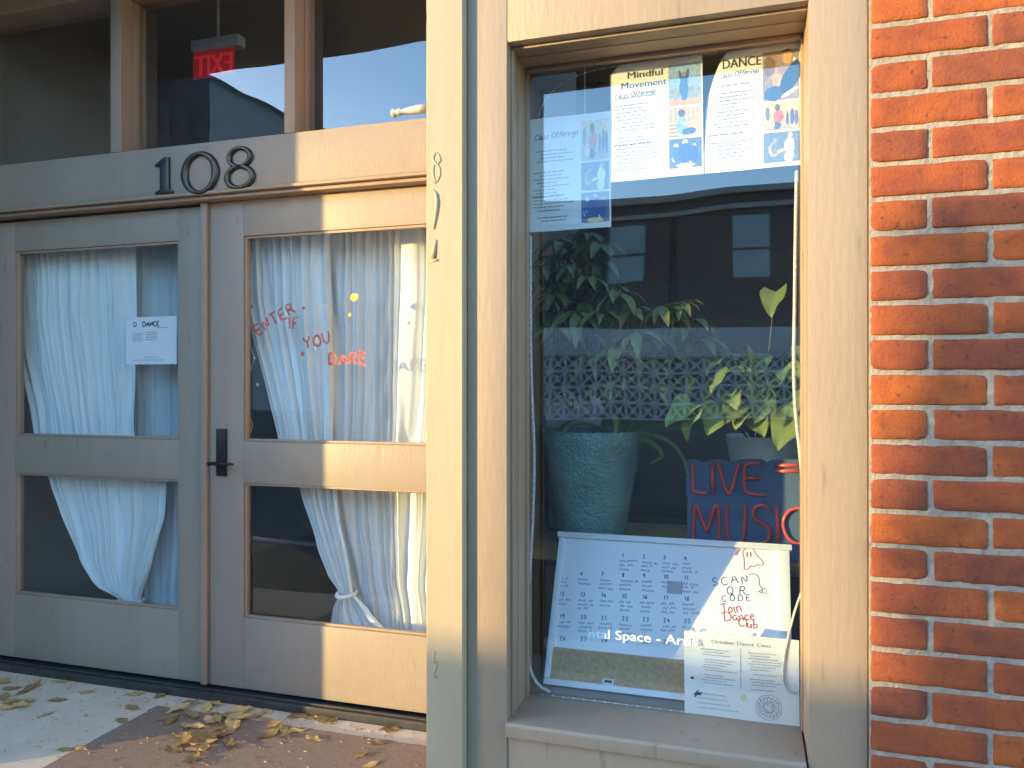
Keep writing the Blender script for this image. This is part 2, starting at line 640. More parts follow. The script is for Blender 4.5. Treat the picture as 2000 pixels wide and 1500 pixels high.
def brick_mesh(w, h, seed):
    rr = random.Random(seed)
    nx = max(5, int(w / 0.022))
    nz = 5
    xs = [0, 0.0025] + [w * i / nx for i in range(1, nx)] + [w - 0.0025, w]
    zs = [0, 0.0025] + [h * i / nz for i in range(1, nz)] + [h - 0.0025, h]
    cr = [rr.choice((0.001, 0.002, 0.003, 0.008)) for _ in range(4)]
    off = rr.uniform(0, 100)
    v = []
    for z in zs:
        for x in xs:
            ex, ez = min(x, w - x), min(z, h - z)
            # rounded worn arrises and chipped corners
            dx = 0.0012 * noise.noise((x * 60 + off, z * 60, 1)) * (1 if 0 < z < h else 1)
            dz = 0.0020 * noise.noise((x * 45 + off, z * 45, 9))
            d = 0.0
            e = min(ex, ez)
            if e < 0.0035:
                d += 0.0022 * (1 - e / 0.0035) ** 2
            cx = (0 if x < w / 2 else 1) + (0 if z < h / 2 else 2)
            cd = math.hypot(ex, ez)
            xx, zz = x, z
            if cd < cr[cx] * 1.4:
                k = (1 - cd / (cr[cx] * 1.4)) * cr[cx] * 0.45
                xx += k if x < w / 2 else -k
                zz += k if z < h / 2 else -k
                d += k * 0.4
            d += 0.0016 * noise.noise((x * 25 + off, z * 25, 4)) + 0.0008 * noise.noise((x * 90, z * 90 + off, 2))
            v.append((xx + dx, d, zz + dz))
    n = len(xs)
    f = []
    for j in range(len(zs) - 1):
        for i in range(n - 1):
            f.append((j * n + i, j * n + i + 1, (j + 1) * n + i + 1, (j + 1) * n + i))
    # sides back into the mortar
    loop = [i for i in range(n)] + [j * n + n - 1 for j in range(1, len(zs))] + \
           [(len(zs) - 1) * n + i for i in range(n - 2, -1, -1)] + [j * n for j in range(len(zs) - 2, 0, -1)]
    base = len(v)
    for q in loop:
        v.append((v[q][0], 0.05, v[q][2]))
    m_ = len(loop)
    for k in range(m_):
        f.append((loop[(k + 1) % m_], loop[k], base + k, base + (k + 1) % m_))
    mb = MB()
    mb.mesh(v, f)
    return mb.data('brick', M['brick'], smooth=True)


BF, JT = -0.012, 0.0102
full = [brick_mesh(CL - JT, CH - JT, s) for s in range(7)]
half = [brick_mesh(0.099, CH - JT, 50 + s) for s in range(5)]
far_b = MB()
n0 = int((GZ - ZM) / CH) - 1
k = n0
while True:
    zb = ZM + k * CH + JT / 2
    if zb > 3.1:
        break
    if zb < GZ - 0.01:
        k += 1
        continue
    row_full = (k % 2 == 1)          # the course just under z = 1.288 starts with a full stretcher
    x = X0
    first = True
    while x < XE:
        w_half = first and not row_full
        me = rnd.choice(half if w_half else full)
        lx = 0.099 if w_half else CL - JT
        if k <= n0 + 47 or True:
            o = link('brick', me, BW, (x, BF + rnd.uniform(-0.0015, 0.002), zb + rnd.uniform(-0.001, 0.001)))
            o.rotation_euler = (rnd.uniform(-0.006, 0.006), rnd.uniform(-0.006, 0.006), rnd.uniform(-0.003, 0.003))
        x += lx + JT + rnd.uniform(-0.0015, 0.0015)
        first = False
    while x < 2.6:
        far_b.box(x, x + CL - JT, BF, 0.04, zb, zb + CH - JT)
        x += CL
    k += 1
fb = far_b.build('outer_bricks', M['brick'], BW, bevel=0.002, seg=1)
fb['kind'] = 'stuff'
mo = MB()
nx, nz = 130, 420
gx0, gx1, gz0, gz1 = X0 - 0.003, 0.75, GZ, 3.1
vs = []
for j in range(nz + 1):
    for i in range(nx + 1):
        x = gx0 + (gx1 - gx0) * i / nx
        z = gz0 + (gz1 - gz0) * j / nz
        y = -0.0083 + 0.0013 * noise.noise((x * 120, z * 120, 0)) + 0.0012 * noise.noise((x * 40, z * 40, 3))
        vs.append((x, y, z))
fs = [(j * (nx + 1) + i, j * (nx + 1) + i + 1, (j + 1) * (nx + 1) + i + 1, (j + 1) * (nx + 1) + i) for j in range(nz) for i in range(nx)]
mo.mesh(vs, fs)
mo.box(gx1, 2.6, -0.005, 0.05, GZ, 3.1)
mo.box(X0 - 0.003, 2.6, 0.0, 0.14, GZ, 3.29)
mo.build('mortar', M['mortar'], BW, smooth=False)

# ------------------------------------------------------------------ post
PX0, PX1, PF = -0.716, -0.6225, -0.024
post = thing('entrance_post', (-0.67, 0.0, GZ), 'cream painted timber post between the doorway and the shop window', 'post')
b = MB()
# slightly wavy, thickly painted edges
vs, fs = [], []
NZ = 150
for j in range(NZ + 1):
    z = GZ + (3.29 - GZ) * j / NZ
    w = 0.0012 * noise.noise((z * 14, 0, 0)) + 0.0008 * noise.noise((z * 40, 5, 0))
    w2 = 0.0012 * noise.noise((z * 14, 8, 0)) + 0.0006 * noise.noise((z * 50, 9, 0))
    prof = [(PX0, 0.02), (PX0 + w, PF + 0.007), (PX0 + 0.006, PF), (PX0 + 0.05, PF + 0.0006 * noise.noise((z * 9, 2, 2))), (PX1 - 0.003, PF), (PX1 + w2, PF + 0.004), (PX1, 0.02)]
    vs += [(x, y, z) for x, y in prof]
for j in range(NZ):
    for i in range(6):
        fs.append((j * 7 + i, j * 7 + i + 1, (j + 1) * 7 + i + 1, (j + 1) * 7 + i))
b.mesh(vs, fs)
o = b.build('shaft', M['paint_post'], post, smooth=True)
o.data.set_sharp_from_angle(angle=R(40))
# plinth block at its foot
b = MB()
b.box(PX0 - 0.012, PX1 + 0.008, PF - 0.012, 0.018, GZ, GZ + 0.36)
b.build('plinth', M['paint_post'], post, bevel=0.006)

# paint-clogged raised marks
def stroke_relief(mb, pts, r):
    mb.tube([P(x, y, PF + 0.001) for x, y in pts], r, 8)


b = MB()
stroke_relief(b, [(852, 298), (858, 305), (861, 314), (855, 320), (848, 322), (846, 332), (847, 345), (851, 358), (856, 352), (860, 340), (859, 328), (853, 321), (846, 312), (848, 303), (853, 299)], 0.0034)
b2 = MB()
stroke_relief(b2, [(847, 372), (852, 380), (854, 395), (853, 410), (850, 430), (848, 448)], [0.004, 0.006, 0.0065, 0.006, 0.005, 0.003])
b3 = MB()
stroke_relief(b3, [(853, 468), (850, 478), (848, 490), (846, 505)], [0.003, 0.005, 0.0065, 0.007])
stroke_relief(b3, [(838, 513), (848, 510), (857, 508)], 0.003)
rel = thing('raised_mark', P(852, 515, PF), 'row of paint-clogged raised marks down the cream post', 'marks')
for q in (b, b2, b3):
    q.build('mark', M['paint_post'], rel, smooth=True)
b = MB()
stroke_relief(b, [(850, 1272), (846, 1283), (850, 1295), (856, 1290), (852, 1300), (847, 1315), (853, 1325)], 0.0032)
tag(b.build('paint_blister', M['paint_post'], None, smooth=True), 'blistered paint scar low on the shaded part of the post', 'paint scar')

# wooden peg sticking out of the post
a, c = P(835, 211, 0.005), P(764, 222, 0.005)
d = (c - a)
prof = [(0, 0.011), (0.25, 0.0105), (0.5, 0.0085), (0.72, 0.0062), (0.76, 0.0092), (0.80, 0.0092), (0.83, 0.0058), (0.87, 0.0085), (0.93, 0.0105), (0.98, 0.0085), (1.0, 0.003)]
b = MB()
b.tube([a + d * t for t, _ in prof], [r for _, r in prof], 16)
tag(b.build('wooden_peg', M['peg'], None, smooth=True), 'turned cream wooden peg with a round knob poking out from behind the post', 'peg')

# ------------------------------------------------------------------ shop window surround
WX0, WX1, WZ0, WZ1 = -0.526, 0.1125, 0.485, 2.04
win = thing('shop_window', (-0.2, 0.0, GZ), 'tall taupe timber shop window surround with a deep reveal and sloping sill', 'window')
b = MB()
b.box(-0.6215, WX0, 0.0, 0.09, 0.30, 2.62)
b.build('casing', M['paint'], win, bevel=0.003)
b = MB()
b.box(WX1, 0.222, 0.0, 0.09, 0.30, 2.62)
b.build('casing', M['paint'], win, bevel=0.003)
b = MB()
b.box(WX0, WX1, 0.0015, 0.09, WZ1, 2.62)
b.build('header', M['paint'], win, bevel=0.0025)
b = MB()
b.box(-0.6215, 0.222, 0.0025, 0.09, 0.06, 0.30)
b.box(-0.60, 0.20, -0.006, 0.004, 0.12, 0.24)
b.build('base_panel', M['paint'], win, bevel=0.003)
b = MB()
b.box(-0.6215, 0.222, -0.02, 0.05, GZ, 0.06)
b.build('skirting', M['paint'], win, bevel=0.006)
b = MB()
b.box(WX0, WX1, 0.004, 0.088, 0.30, 0.468)
b.build('apron', M['paint'], win, bevel=0.002)
# sill, nosed and sloping out
b = MB()
prof = [(-0.009, 0.470), (-0.009, 0.496), (-0.004, 0.5015), (0.03, 0.5010), (0.2, 0.4985), (0.2, 0.470)]
v = [(x, y, z) for x in (WX0 - 0.002, WX1 - 0.004) for y, z in prof]
n = len(prof)
b.mesh(v, [tuple(range(n)), tuple(range(2 * n - 1, n - 1, -1))] + [(i, (i + 1) % n, (i + 1) % n + n, i + n) for i in range(n)])
b.build('sill', M['paint'], win, bevel=0.002)
# jambs behind the casing and the stop beads against the glass
b = MB()
b.box(WX0 - 0.03, WX0 + 0.0005, 0.092, 0.21, 0.4995, WZ1 + 0.03)
b.build('jamb', M['paint'], win, bevel=0.002)
b = MB()
b.box(WX1 - 0.0005, WX1 + 0.03, 0.092, 0.21, 0.4995, WZ1 + 0.03)
b.build('jamb', M['paint'], win, bevel=0.002)
b = MB()
b.box(WX0, WX1, 0.092, 0.21, WZ1 - 0.0005, WZ1 + 0.03)
b.build('jamb', M['paint_wood'], win, bevel=0.002)
for (x0, x1) in ((WX0, WX0 + 0.007), (WX1 - 0.006, WX1)):
    b = MB()
    b.box(x0, x1, 0.148, 0.165, 0.500, WZ1 - 0.001)
    b.build('stop_bead', M['paint'], win, bevel=0.002)
b = MB()
b.box(WX0 + 0.007, WX1 - 0.006, 0.148, 0.165, WZ1 - 0.011, WZ1 - 0.001)
b.build('stop_bead', M['paint_wood'], win, bevel=0.002)
b = MB()
b.box(WX0 + 0.001, WX1 - 0.001, 0.166, 0.170, 0.4990, WZ1 - 0.001, 1)
b.m[2] = 0
b.build('glass_pane', [M['glass'], M['clear']], win)

b = MB(); b.box(WX0 + .0005, WX0 + .007, 0.028, 0.042, 0.502, WZ1 - .008); b.build('stop_bead', M['paint'], win, bevel=0.002)
b = MB(); b.box(WX0 + .0005, WX1 - .0005, 0.028, 0.042, WZ1 - .007, WZ1 - .0005); b.build('stop_bead', M['paint'], win, bevel=0.002)

# display ledge inside
b = MB()
b.box(-0.70, 0.75, 0.201, 0.46, 0.40, 0.495)
struct(b.build('display_ledge', M['room_wall']))
b = MB()
b.box(-0.63, -0.557, 0.14, 0.22, 0.2, 2.62)
b.box(0.143, 0.23, 0.14, 0.22, 0.2, 2.62)
b.box(-0.557, 0.143, 0.14, 0.22, 2.071, 2.62)
b.box(-0.557, 0.143, 0.14, 0.2, 0.2, 0.456)
struct(b.build('inner_front_wall', M['room_wall']))

# ------------------------------------------------------------------ transom over the doors
TY = 1.0
tr = thing('transom_window', (-2.1, TY, 2.05), 'three-light transom window with taupe mullions above the double doors', 'window')
b = MB()
b.box(-3.5, -0.714, TY, 1.16, 2.068, 2.268)
b.build('rail', M['paint_door'], tr, bevel=0.004)
b = MB()
b.box(-3.5, -0.714, TY - 0.010, TY + 0.10, 2.052, 2.066)
b.build('drip_mould', M['paint_wood'], tr, bevel=0.004)
b = MB()
b.box(-3.5, -0.714, TY + 0.012, TY + 0.13, 2.036, 2.050)
b.build('drip_mould', M['paint_wood'], tr, bevel=0.003)
for x0, x1 in ((-2.642, -2.585), (-1.776, -1.727)):
    b = MB()
    b.box(x0, x1, TY + 0.004, 1.15, 2.270, 2.948)
    b.box(x1 + 0.0005, x1 + 0.006, TY + 0.07, 1.105, 2.270, 2.948)
    b.build('mullion', M['paint_wood'], tr, bevel=0.003)
b = MB()
b.box(-3.5, -0.714, TY, 1.16, 2.95, 3.138)
b.build('head', M['paint_wood'], tr, bevel=0.004)
for x0, x1 in ((-3.5, -2.643), (-2.584, -1.777), (-1.726, -0.715)):
    b = MB()
    b.box(x0, x1, 1.110, 1.114, 2.2695, 2.949, 1)
    b.m[2] = 0
    b.build('glass_pane', [M['glass_transom'], M['clear']], tr)

# ------------------------------------------------------------------ doors
def door(name, x0, x1, gx0, gx1, Y, ztop, label):
    d = thing(name, ((x0 + x1) / 2, Y, 0.0), label, 'door')
    zs = (0.004, 0.298, 0.86, 1.032, 1.886, ztop)
    mp = M['paint_door']
    T = 0.05
    b = MB(); b.box(x0, gx0, Y, Y + T, zs[0], zs[5]); b.build('stile', mp, d, bevel=0.003)
    b = MB(); b.box(gx1, x1, Y, Y + T, zs[0], zs[5]); b.build('stile', mp, d, bevel=0.003)
    for q in ((0, 1), (2, 3), (4, 5)):
        b = MB(); b.box(gx0, gx1, Y + 0.001, Y + T - 0.001, zs[q[0]], zs[q[1]]); b.build('rail', mp, d, bevel=0.002)
    for (a0, a1) in ((zs[1], zs[2]), (zs[3], zs[4])):
        w = 0.011
        for q in ((gx0 + 0.0004, gx0 + w, a0, a1), (gx1 - w, gx1 - 0.0004, a0, a1), (gx0 + w, gx1 - w, a0 + 0.0004, a0 + w), (gx0 + w, gx1 - w, a1 - w, a1 - 0.0004)):
            b = MB()
            b.box(q[0], q[1], Y + 0.008, Y + 0.027, q[2], q[3])
            b.build('glazing_bead', M['paint_wood'], d, bevel=0.003)
        b = MB()
        b.box(gx0 + 0.002, gx1 - 0.002, Y + 0.028, Y + 0.032, a0 + 0.002, a1 - 0.002, 1)
        b.m[2] = 0
        b.build('glass_pane', [M['glass_door'], M['clear']], d)
    return d


DL = door('door', -3.46, -2.206, -3.262, -2.343, 1.07, 2.024, 'taupe glazed door with a small paper notice on its glass, left of the pair')
DR = door('door', -2.185, -0.76, -2.012, -0.90, 1.065, 2.034, 'taupe glazed door with red writing and a black lever, half in sun')
b = MB()
b.box(-2.212, -2.180, 1.045, 1.063, 0.006, 2.034)
b.build('astragal', M['paint_wood'], DR, bevel=0.005)
# lever set
lk = MB()
q0, q1 = P(419, 930, 1.045), P(438, 838, 1.045)
lk.box(q0.x, q1.x, 1.053, 1.0645, q0.z, q1.z)
plate = lk.build('lock_plate', M['black_metal'], DR, bevel=0.003)
h = MB()
c = P(428, 905, 1.03)
h.tube([(c.x, 1.055, c.z), (c.x, 1.005, c.z)], 0.009, 12)
h.tube([(c.x - 0.01, 1.008, c.z), (c.x + 0.03, 1.004, c.z + 0.002), (c.x + 0.075, 1.006, c.z + 0.001), (c.x + 0.085, 1.012, c.z)], [0.008, 0.007, 0.0055, 0.004], 10)
h.tube([(c.x - 0.004, 1.02, c.z), (c.x - 0.045, 1.02, c.z - 0.002)], [0.005, 0.009], 10)
h.build('lever', M['black_metal'], plate, smooth=True)

b = MB()
b.box(-3.5, -0.714, 1.02, 1.14, -0.045, -0.012)
b.box(-3.5, -0.714, 1.035, 1.05, -0.012, -0.004)
tag(b.build('threshold', M['threshold'], None, bevel=0.004), 'dark metal threshold strip under the double doors', 'threshold')
for q in ((-3.5, -3.462), (-0.758, -0.714)):
    b = MB()
    b.box(q[0], q[1], 1.06, 1.15, -0.04, 2.034)
    struct(b.build('door_jamb', M['paint_door'], None, bevel=0.002))

# ------------------------------------------------------------------ numerals 1 0 8
def ring(cx, cz, rx, rz, w_side, w_top, y, n=56):
    """domed oval ring with thick sides and thin top, standing on the plane y"""
    v, f = [], []
    prof = [(-1, 0.0), (-1, 0.55), (-0.75, 0.85), (-0.3, 1.0), (0.3, 1.0), (0.75, 0.85), (1, 0.55), (1, 0.0)]
    for k in range(n):
        a = 2 * math.pi * k / n
        ca, sa = math.cos(a), math.sin(a)
        w = (w_side * abs(ca) + w_top * abs(sa)) / max(1e-6, (abs(ca) + abs(sa)))
        nl = Vector((ca * rz, sa * rx)).normalized()
        for s, hh in prof:
            v.append((cx + rx * ca + nl.x * s * w, y - 0.014 * hh, cz + rz * sa + nl.y * s * w))
    m_ = len(prof)
    for k in range(n):
        for i in range(m_ - 1):
            f.append((k * m_ + i, ((k + 1) % n) * m_ + i, ((k + 1) % n) * m_ + i + 1, k * m_ + i + 1))
    return v, f


NY = TY - 0.0005
z0, z1 = 2.066, 2.222
b = MB()
b.prism([(-2.392, z0), (-2.302, z0), (-2.302, z0 + 0.012), (-2.322, z0 + 0.022), (-2.322, z1), (-2.345, z1), (-2.395, z1 - 0.030), (-2.392, z1 - 0.038), (-2.368, z1 - 0.032), (-2.368, z0 + 0.022), (-2.390, z0 + 0.012)], NY - 0.013, NY)
tag(b.build('house_numeral', M['dark_metal'], None, bevel=0.004), 'dark bronze house numeral 1, first of the three over the doors', 'numeral', 'bronze house numerals')
b = MB()
b.mesh(*ring(-2.171, 2.1415, 0.076, 0.080, 0.019, 0.008, NY))
tag(b.build('house_numeral', M['dark_metal'], None, smooth=True), 'dark bronze house numeral 0, in the middle over the doors', 'numeral', 'bronze house numerals')
b = MB()
b.mesh(*ring(-1.978, 2.190, 0.050, 0.037, 0.012, 0.007, NY))
b.mesh(*ring(-1.978, 2.110, 0.060, 0.043, 0.014, 0.007, NY))
tag(b.build('house_numeral', M['dark_metal'], None, smooth=True), 'dark bronze house numeral 8, last of the three over the doors', 'numeral', 'bronze house numerals')

# ------------------------------------------------------------------ lettering helpers
STROKES = {
    'A': [[(0, 0), (.4, 1), (.8, 0)], [(.15, .38), (.65, .38)]],
    'B': [[(0, 0), (0, 1), (.5, .95), (.55, .7), (.4, .55), (0, .52)], [(.4, .55), (.65, .35), (.5, .05), (0, 0)]],
    'C': [[(.7, .85), (.45, 1), (.15, .85), (0, .5), (.15, .12), (.45, 0), (.72, .15)]],
    'D': [[(0, 0), (0, 1), (.4, .95), (.7, .65), (.68, .3), (.4, .04), (0, 0)]],
    'E': [[(.6, 1), (0, 1), (0, 0), (.62, 0)], [(0, .52), (.48, .52)]],
    'F': [[(.6, 1), (0, 1), (0, 0)], [(0, .52), (.45, .52)]],
    'I': [[(.1, 0), (.1, 1)]],
    'J': [[(.1, 1), (.7, 1)], [(.45, 1), (.42, .2), (.25, 0), (.05, .15)]],
    'N': [[(0, 0), (0, 1), (.6, 0), (.6, 1)]],
    'O': [[(.35, 1), (.08, .8), (0, .45), (.15, .08), (.4, 0), (.66, .2), (.7, .6), (.55, .92), (.35, 1)]],
    'Q': [[(.35, 1), (.08, .8), (0, .45), (.15, .08), (.4, 0), (.66, .2), (.7, .6), (.55, .92), (.35, 1)], [(.42, .28), (.78, -.1)]],
    'R': [[(0, 0), (0, 1), (.45, .97), (.58, .75), (.4, .52), (0, .48)], [(.25, .5), (.65, 0)]],
    'S': [[(.6, .86), (.35, 1), (.08, .85), (.1, .62), (.5, .42), (.6, .2), (.35, 0), (0, .12)]],
    'T': [[(0, 1), (.7, 1)], [(.35, 1), (.35, 0)]],
    'U': [[(0, 1), (.02, .25), (.2, 0), (.45, .04), (.6, .3), (.62, 1)]],
    'Y': [[(0, 1), (.32, .5), (.65, 1)], [(.32, .5), (.3, 0)]],
    'a': [[(.5, .5), (.3, .62), (.05, .4), (.1, .08), (.32, .04), (.5, .4), (.5, .1), (.62, 0)]],
    'b': [[(.08, 1), (.06, 0), (.35, .02), (.5, .25), (.4, .5), (.08, .42)]],
    'c': [[(.48, .5), (.25, .62), (.03, .35), (.15, .03), (.5, .1)]],
    'e': [[(.06, .3), (.45, .38), (.4, .58), (.2, .62), (.03, .32), (.18, .02), (.5, .1)]],
    'f': [[(.5, .95), (.32, 1), (.25, .8), (.22, -.1)], [(.05, .55), (.45, .58)]],
    'g': [[(.5, .5), (.3, .62), (.05, .4), (.15, .1), (.45, .25), (.5, .5), (.48, -.2), (.25, -.4), (.05, -.25)]],
    'i': [[(.1, .6), (.12, .05), (.25, 0)], [(.1, .82), (.13, .85)]],
    'l': [[(.12, 0), (.08, 1)]],
    'n': [[(.05, 0), (.05, .6), (.1, .45), (.3, .62), (.45, .4), (.48, 0)]],
    'o': [[(.25, .62), (.02, .35), (.18, .02), (.45, .2), (.42, .52), (.25, .62)]],
    'r': [[(.06, 0), (.06, .6)], [(.06, .42), (.22, .62), (.4, .55)]],
    's': [[(.42, .52), (.22, .62), (.08, .48), (.4, .22), (.3, .02), (.02, .08)]],
    'u': [[(.04, .6), (.06, .15), (.22, .02), (.42, .2), (.46, .6), (.46, .1), (.58, 0)]],
}
for dch, st in {'0': [[(.3, 1), (.05, .7), (.05, .3), (.3, 0), (.55, .3), (.55, .7), (.3, 1)]], '1': [[(.1, .8), (.3, 1), (.3, 0)]],
                '2': [[(.05, .8), (.3, 1), (.55, .75), (.05, 0), (.6, 0)]], '3': [[(.05, .9), (.4, 1), (.5, .75), (.25, .52), (.55, .3), (.35, 0), (.02, .1)]],
                '4': [[(.4, 0), (.4, 1), (0, .35), (.6, .35)]], '5': [[(.55, 1), (.1, 1), (.08, .55), (.45, .6), (.55, .25), (.3, 0), (.02, .1)]],
                '6': [[(.5, .95), (.15, .6), (.05, .25), (.3, 0), (.55, .25), (.35, .5), (.08, .3)]], '7': [[(.02, 1), (.6, 1), (.2, 0)]],
                '8': [[(.3, .52), (.08, .75), (.3, 1), (.52, .75), (.3, .52), (.03, .25), (.3, 0), (.57, .25), (.3, .52)]],
                '9': [[(.52, .7), (.3, .52), (.08, .75), (.3, 1), (.52, .8), (.45, 0)]]}.items():
    STROKES[dch] = st


def smooth2(pts, it=2):
    for _ in range(it):
        q = [pts[0]]
        for a, b_ in zip(pts, pts[1:]):
            q.append((a[0] * .75 + b_[0] * .25, a[1] * .75 + b_[1] * .25))
            q.append((a[0] * .25 + b_[0] * .75, a[1] * .25 + b_[1] * .75))
        q.append(pts[-1])
        pts = q
    return pts


def ribbon(mb, pts, w, fmap, off, mi=0, col=None):
    """flat pen line through (u, v) points, laid on the surface given by fmap"""
    L_, R_ = [], []
    for i, p in enumerate(pts):
        a = pts[max(i - 1, 0)]
        c_ = pts[min(i + 1, len(pts) - 1)]
        tx, ty = c_[0] - a[0], c_[1] - a[1]
        l = math.hypot(tx, ty) or 1
        nx_, ny_ = -ty / l * w / 2, tx / l * w / 2
        L_.append(fmap(p[0] + nx_, p[1] + ny_, off))
        R_.append(fmap(p[0] - nx_, p[1] - ny_, off))
    n_ = len(pts)
    mb.mesh(L_ + R_, [(i, n_ + i, n_ + i + 1, i + 1) for i in range(n_ - 1)], mi, col)


def write(mb, s, u, v, hgt, w, fmap, off, rot=0.0, jit=0.0, gap=0.28, sm=1, mi=0, slant=0.0, wide=1.0):
    x = 0.0
    ca, sa = math.cos(rot), math.sin(rot)
    for ch in s:
        if ch == ' ':
            x += 0.5 * hgt
            continue
        st = STROKES[ch]
        mxw = max(p[0] for l in st for p in l)
        jy = rnd.uniform(-jit, jit) * hgt
        for l in st:
            pts = [(x + wide * p[0] * hgt + slant * p[1] * hgt + rnd.uniform(-jit, jit) * hgt * .3, p[1] * hgt + jy + rnd.uniform(-jit, jit) * hgt * .3) for p in l]
            pts = smooth2(pts, sm)
            ribbon(mb, [(u + px * ca - py * sa, v + px * sa + py * ca) for px, py in pts], w, fmap, off, mi)
        x += (wide * mxw + gap) * hgt


def squiggle(mb, u, v, length, hgt, w, fmap, off, mi=0, rot=0.0, dense=1.0):
    """a line of writing too small to read"""
    x = 0
    ca, sa = math.cos(rot), math.sin(rot)
    while x < length:
        wl = min(length - x, rnd.uniform(1.6, 5.0) * hgt)
        if wl < hgt * 0.6:
            break
        pts = []
        k = 0
        t = 0
        while t < wl:
            pts.append((x + t, hgt * (0.5 + (0.5 if k % 2 else -0.5) * rnd.uniform(0.5, 1.0))))
            t += hgt * rnd.uniform(0.28, 0.5) / dense
            k += 1
        if len(pts) > 2:
            ribbon(mb, [(u + px * ca - py * sa, v + px * sa + py * ca) for px, py in pts], w, fmap, off, mi)
        x += wl + hgt * 0.7


_txt = {}


def text_geo(s):
    if s not in _txt:
        cu = bpy.data.curves.new('t', 'FONT')
        cu.body = s
        cu.size = 1.0
        cu.resolution_u = 3
        ob = bpy.data.objects.new('t', cu)
        me = ob.to_mesh()
        vs_ = [(p.co.x, p.co.y) for p in me.vertices]
        fs_ = [tuple(p.vertices) for p in me.polygons]
        ob.to_mesh_clear()
        bpy.data.objects.remove(ob)
        bpy.data.curves.remove(cu)
        _txt[s] = (vs_, fs_)
    return _txt[s]


def typeset(mb, s, u, v, width, hgt, fmap, off, mi=0, rot=0.0, mirror=False, bold=0.0):
    """printed text fitted into width x cap height"""
    vs_, fs_ = text_geo(s)
    x0, x1 = min(p[0] for p in vs_), max(p[0] for p in vs_)
    kx = width / (x1 - x0)
    kz = hgt / 0.69
    ca, sa = math.cos(rot), math.sin(rot)
    for dxx in ((0,) if not bold else (-bold, bold)):
        out_ = []
        for (a, b_) in vs_:
            px, py = (a - x0) * kx + dxx, b_ * kz
            if mirror:
                px = width - px
            out_.append(fmap(u + px * ca - py * sa, v + px * sa + py * ca, off + (0.00005 if dxx > 0 else 0)))
        mb.mesh(out_, fs_, mi)


def planar(origin, ux, uz, nrm):
    o_, a_, b_, n_ = Vector(origin), Vector(ux).normalized(), Vector(uz).normalized(), Vector(nrm).normalized()
    return lambda u, v, off=0.0: o_ + a_ * u + b_ * v + n_ * off


def sheet_mesh(fmap, w, h_, nx_, nz_, outline=None):
    mb = MB()
    vs_ = [fmap(w * i / nx_, h_ * j / nz_, 0) for j in range(nz_ + 1) for i in range(nx_ + 1)]
    vb_ = [fmap(w * i / nx_, h_ * j / nz_, -0.0004) for j in range(nz_ + 1) for i in range(nx_ + 1)]
    n_ = nx_ + 1
    fs_ = [(j * n_ + i, j * n_ + i + 1, (j + 1) * n_ + i + 1, (j + 1) * n_ + i) for j in range(nz_) for i in range(nx_)]
    mb.mesh(vs_, fs_)
    mb.mesh(vb_, [tuple(reversed(f)) for f in fs_])
    return mb


def quad_print(mb, fmap, u0, v0, u1, v1, off, col, n_=6):
    vs_ = [fmap(u0 + (u1 - u0) * i / n_, v0 + (v1 - v0) * j / n_, off) for j in range(n_ + 1) for i in range(n_ + 1)]
    fs_ = [(j * (n_ + 1) + i, j * (n_ + 1) + i + 1, (j + 1) * (n_ + 1) + i + 1, (j + 1) * (n_ + 1) + i) for j in range(n_) for i in range(n_)]
    mb.mesh(vs_, fs_, 0, col)


def blob(mb, fmap, u, v, ru, rv, off, col, n_=16, rot=0.0, wob=0.12):
    ca, sa = math.cos(rot), math.sin(rot)
    pts = []
    for k_ in range(n_):
        a_ = 2 * math.pi * k_ / n_
        r_ = 1 + rnd.uniform(-wob, wob)
        x_, y_ = ru * math.cos(a_) * r_, rv * math.sin(a_) * r_
        pts.append(fmap(u + x_ * ca - y_ * sa, v + x_ * sa + y_ * ca, off))
    mb.face(pts, 0, col)


# ------------------------------------------------------------------ writing on the right door
GY = 1.0905


def gmap_door(u, v, off=0.0):
    return Vector((u, GY - off, v))


def glass_words(name, words, matr, label, cat='writing', grp=None):
    mb = MB()
    for (s, px, py, ph, rot, ln) in words:
        a_ = P(px, py, GY)
        hh = ph / FPX * (a_ - Vector((0, YC, ZC))).length
        hh *= 0.93
        write(mb, s, a_.x, a_.z, hh, hh * ln, gmap_door, 0.0008, rot, jit=0.10, gap=0.30, sm=1)
    return tag(mb.build(name, matr), label, cat, grp)


glass_words('painted_writing', [('ENTER', 503, 655, 22, R(27), 0.2)], M['redpaint'], 'red painted word ENTER slanting up on the door glass', 'writing', 'red words on the door glass')
glass_words('painted_writing', [('IF', 565, 643, 22, R(6), 0.2)], M['redpaint'], 'red painted word IF on the door glass', 'writing', 'red words on the door glass')
glass_words('painted_writing', [('YOU', 597, 684, 23, R(14), 0.2)], M['redpaint'], 'red painted word YOU on the door glass', 'writing', 'red words on the door glass')
glass_words('painted_writing', [('DARE', 643, 713, 23, R(1), 0.24)], M['redpaint'], 'red painted word DARE on the door glass', 'writing', 'red words on the door glass')
for (px, py, r_, lab) in ((593, 603, .009, 'dark red blot above the word IF on the door glass'), (591, 691, .010, 'dark red drip to the left below the word YOU'),
                          (704, 686, .010, 'dark red blot after the word DARE on the door glass'), (492, 598, .007, 'dark red blot left of the word ENTER by the glass edge')):
    b = MB()
    p = P(px, py, GY)
    b.face([(p.x + r_ * math.cos(t) * rnd.uniform(.6, 1.1), GY - 0.0008, p.z + r_ * math.sin(t) * rnd.uniform(.6, 1.2)) for t in [i * 0.7 for i in range(9)]])
    tag(b.build('paint_blot', M['redpaint']), lab, 'paint blot', 'blots round the writing')
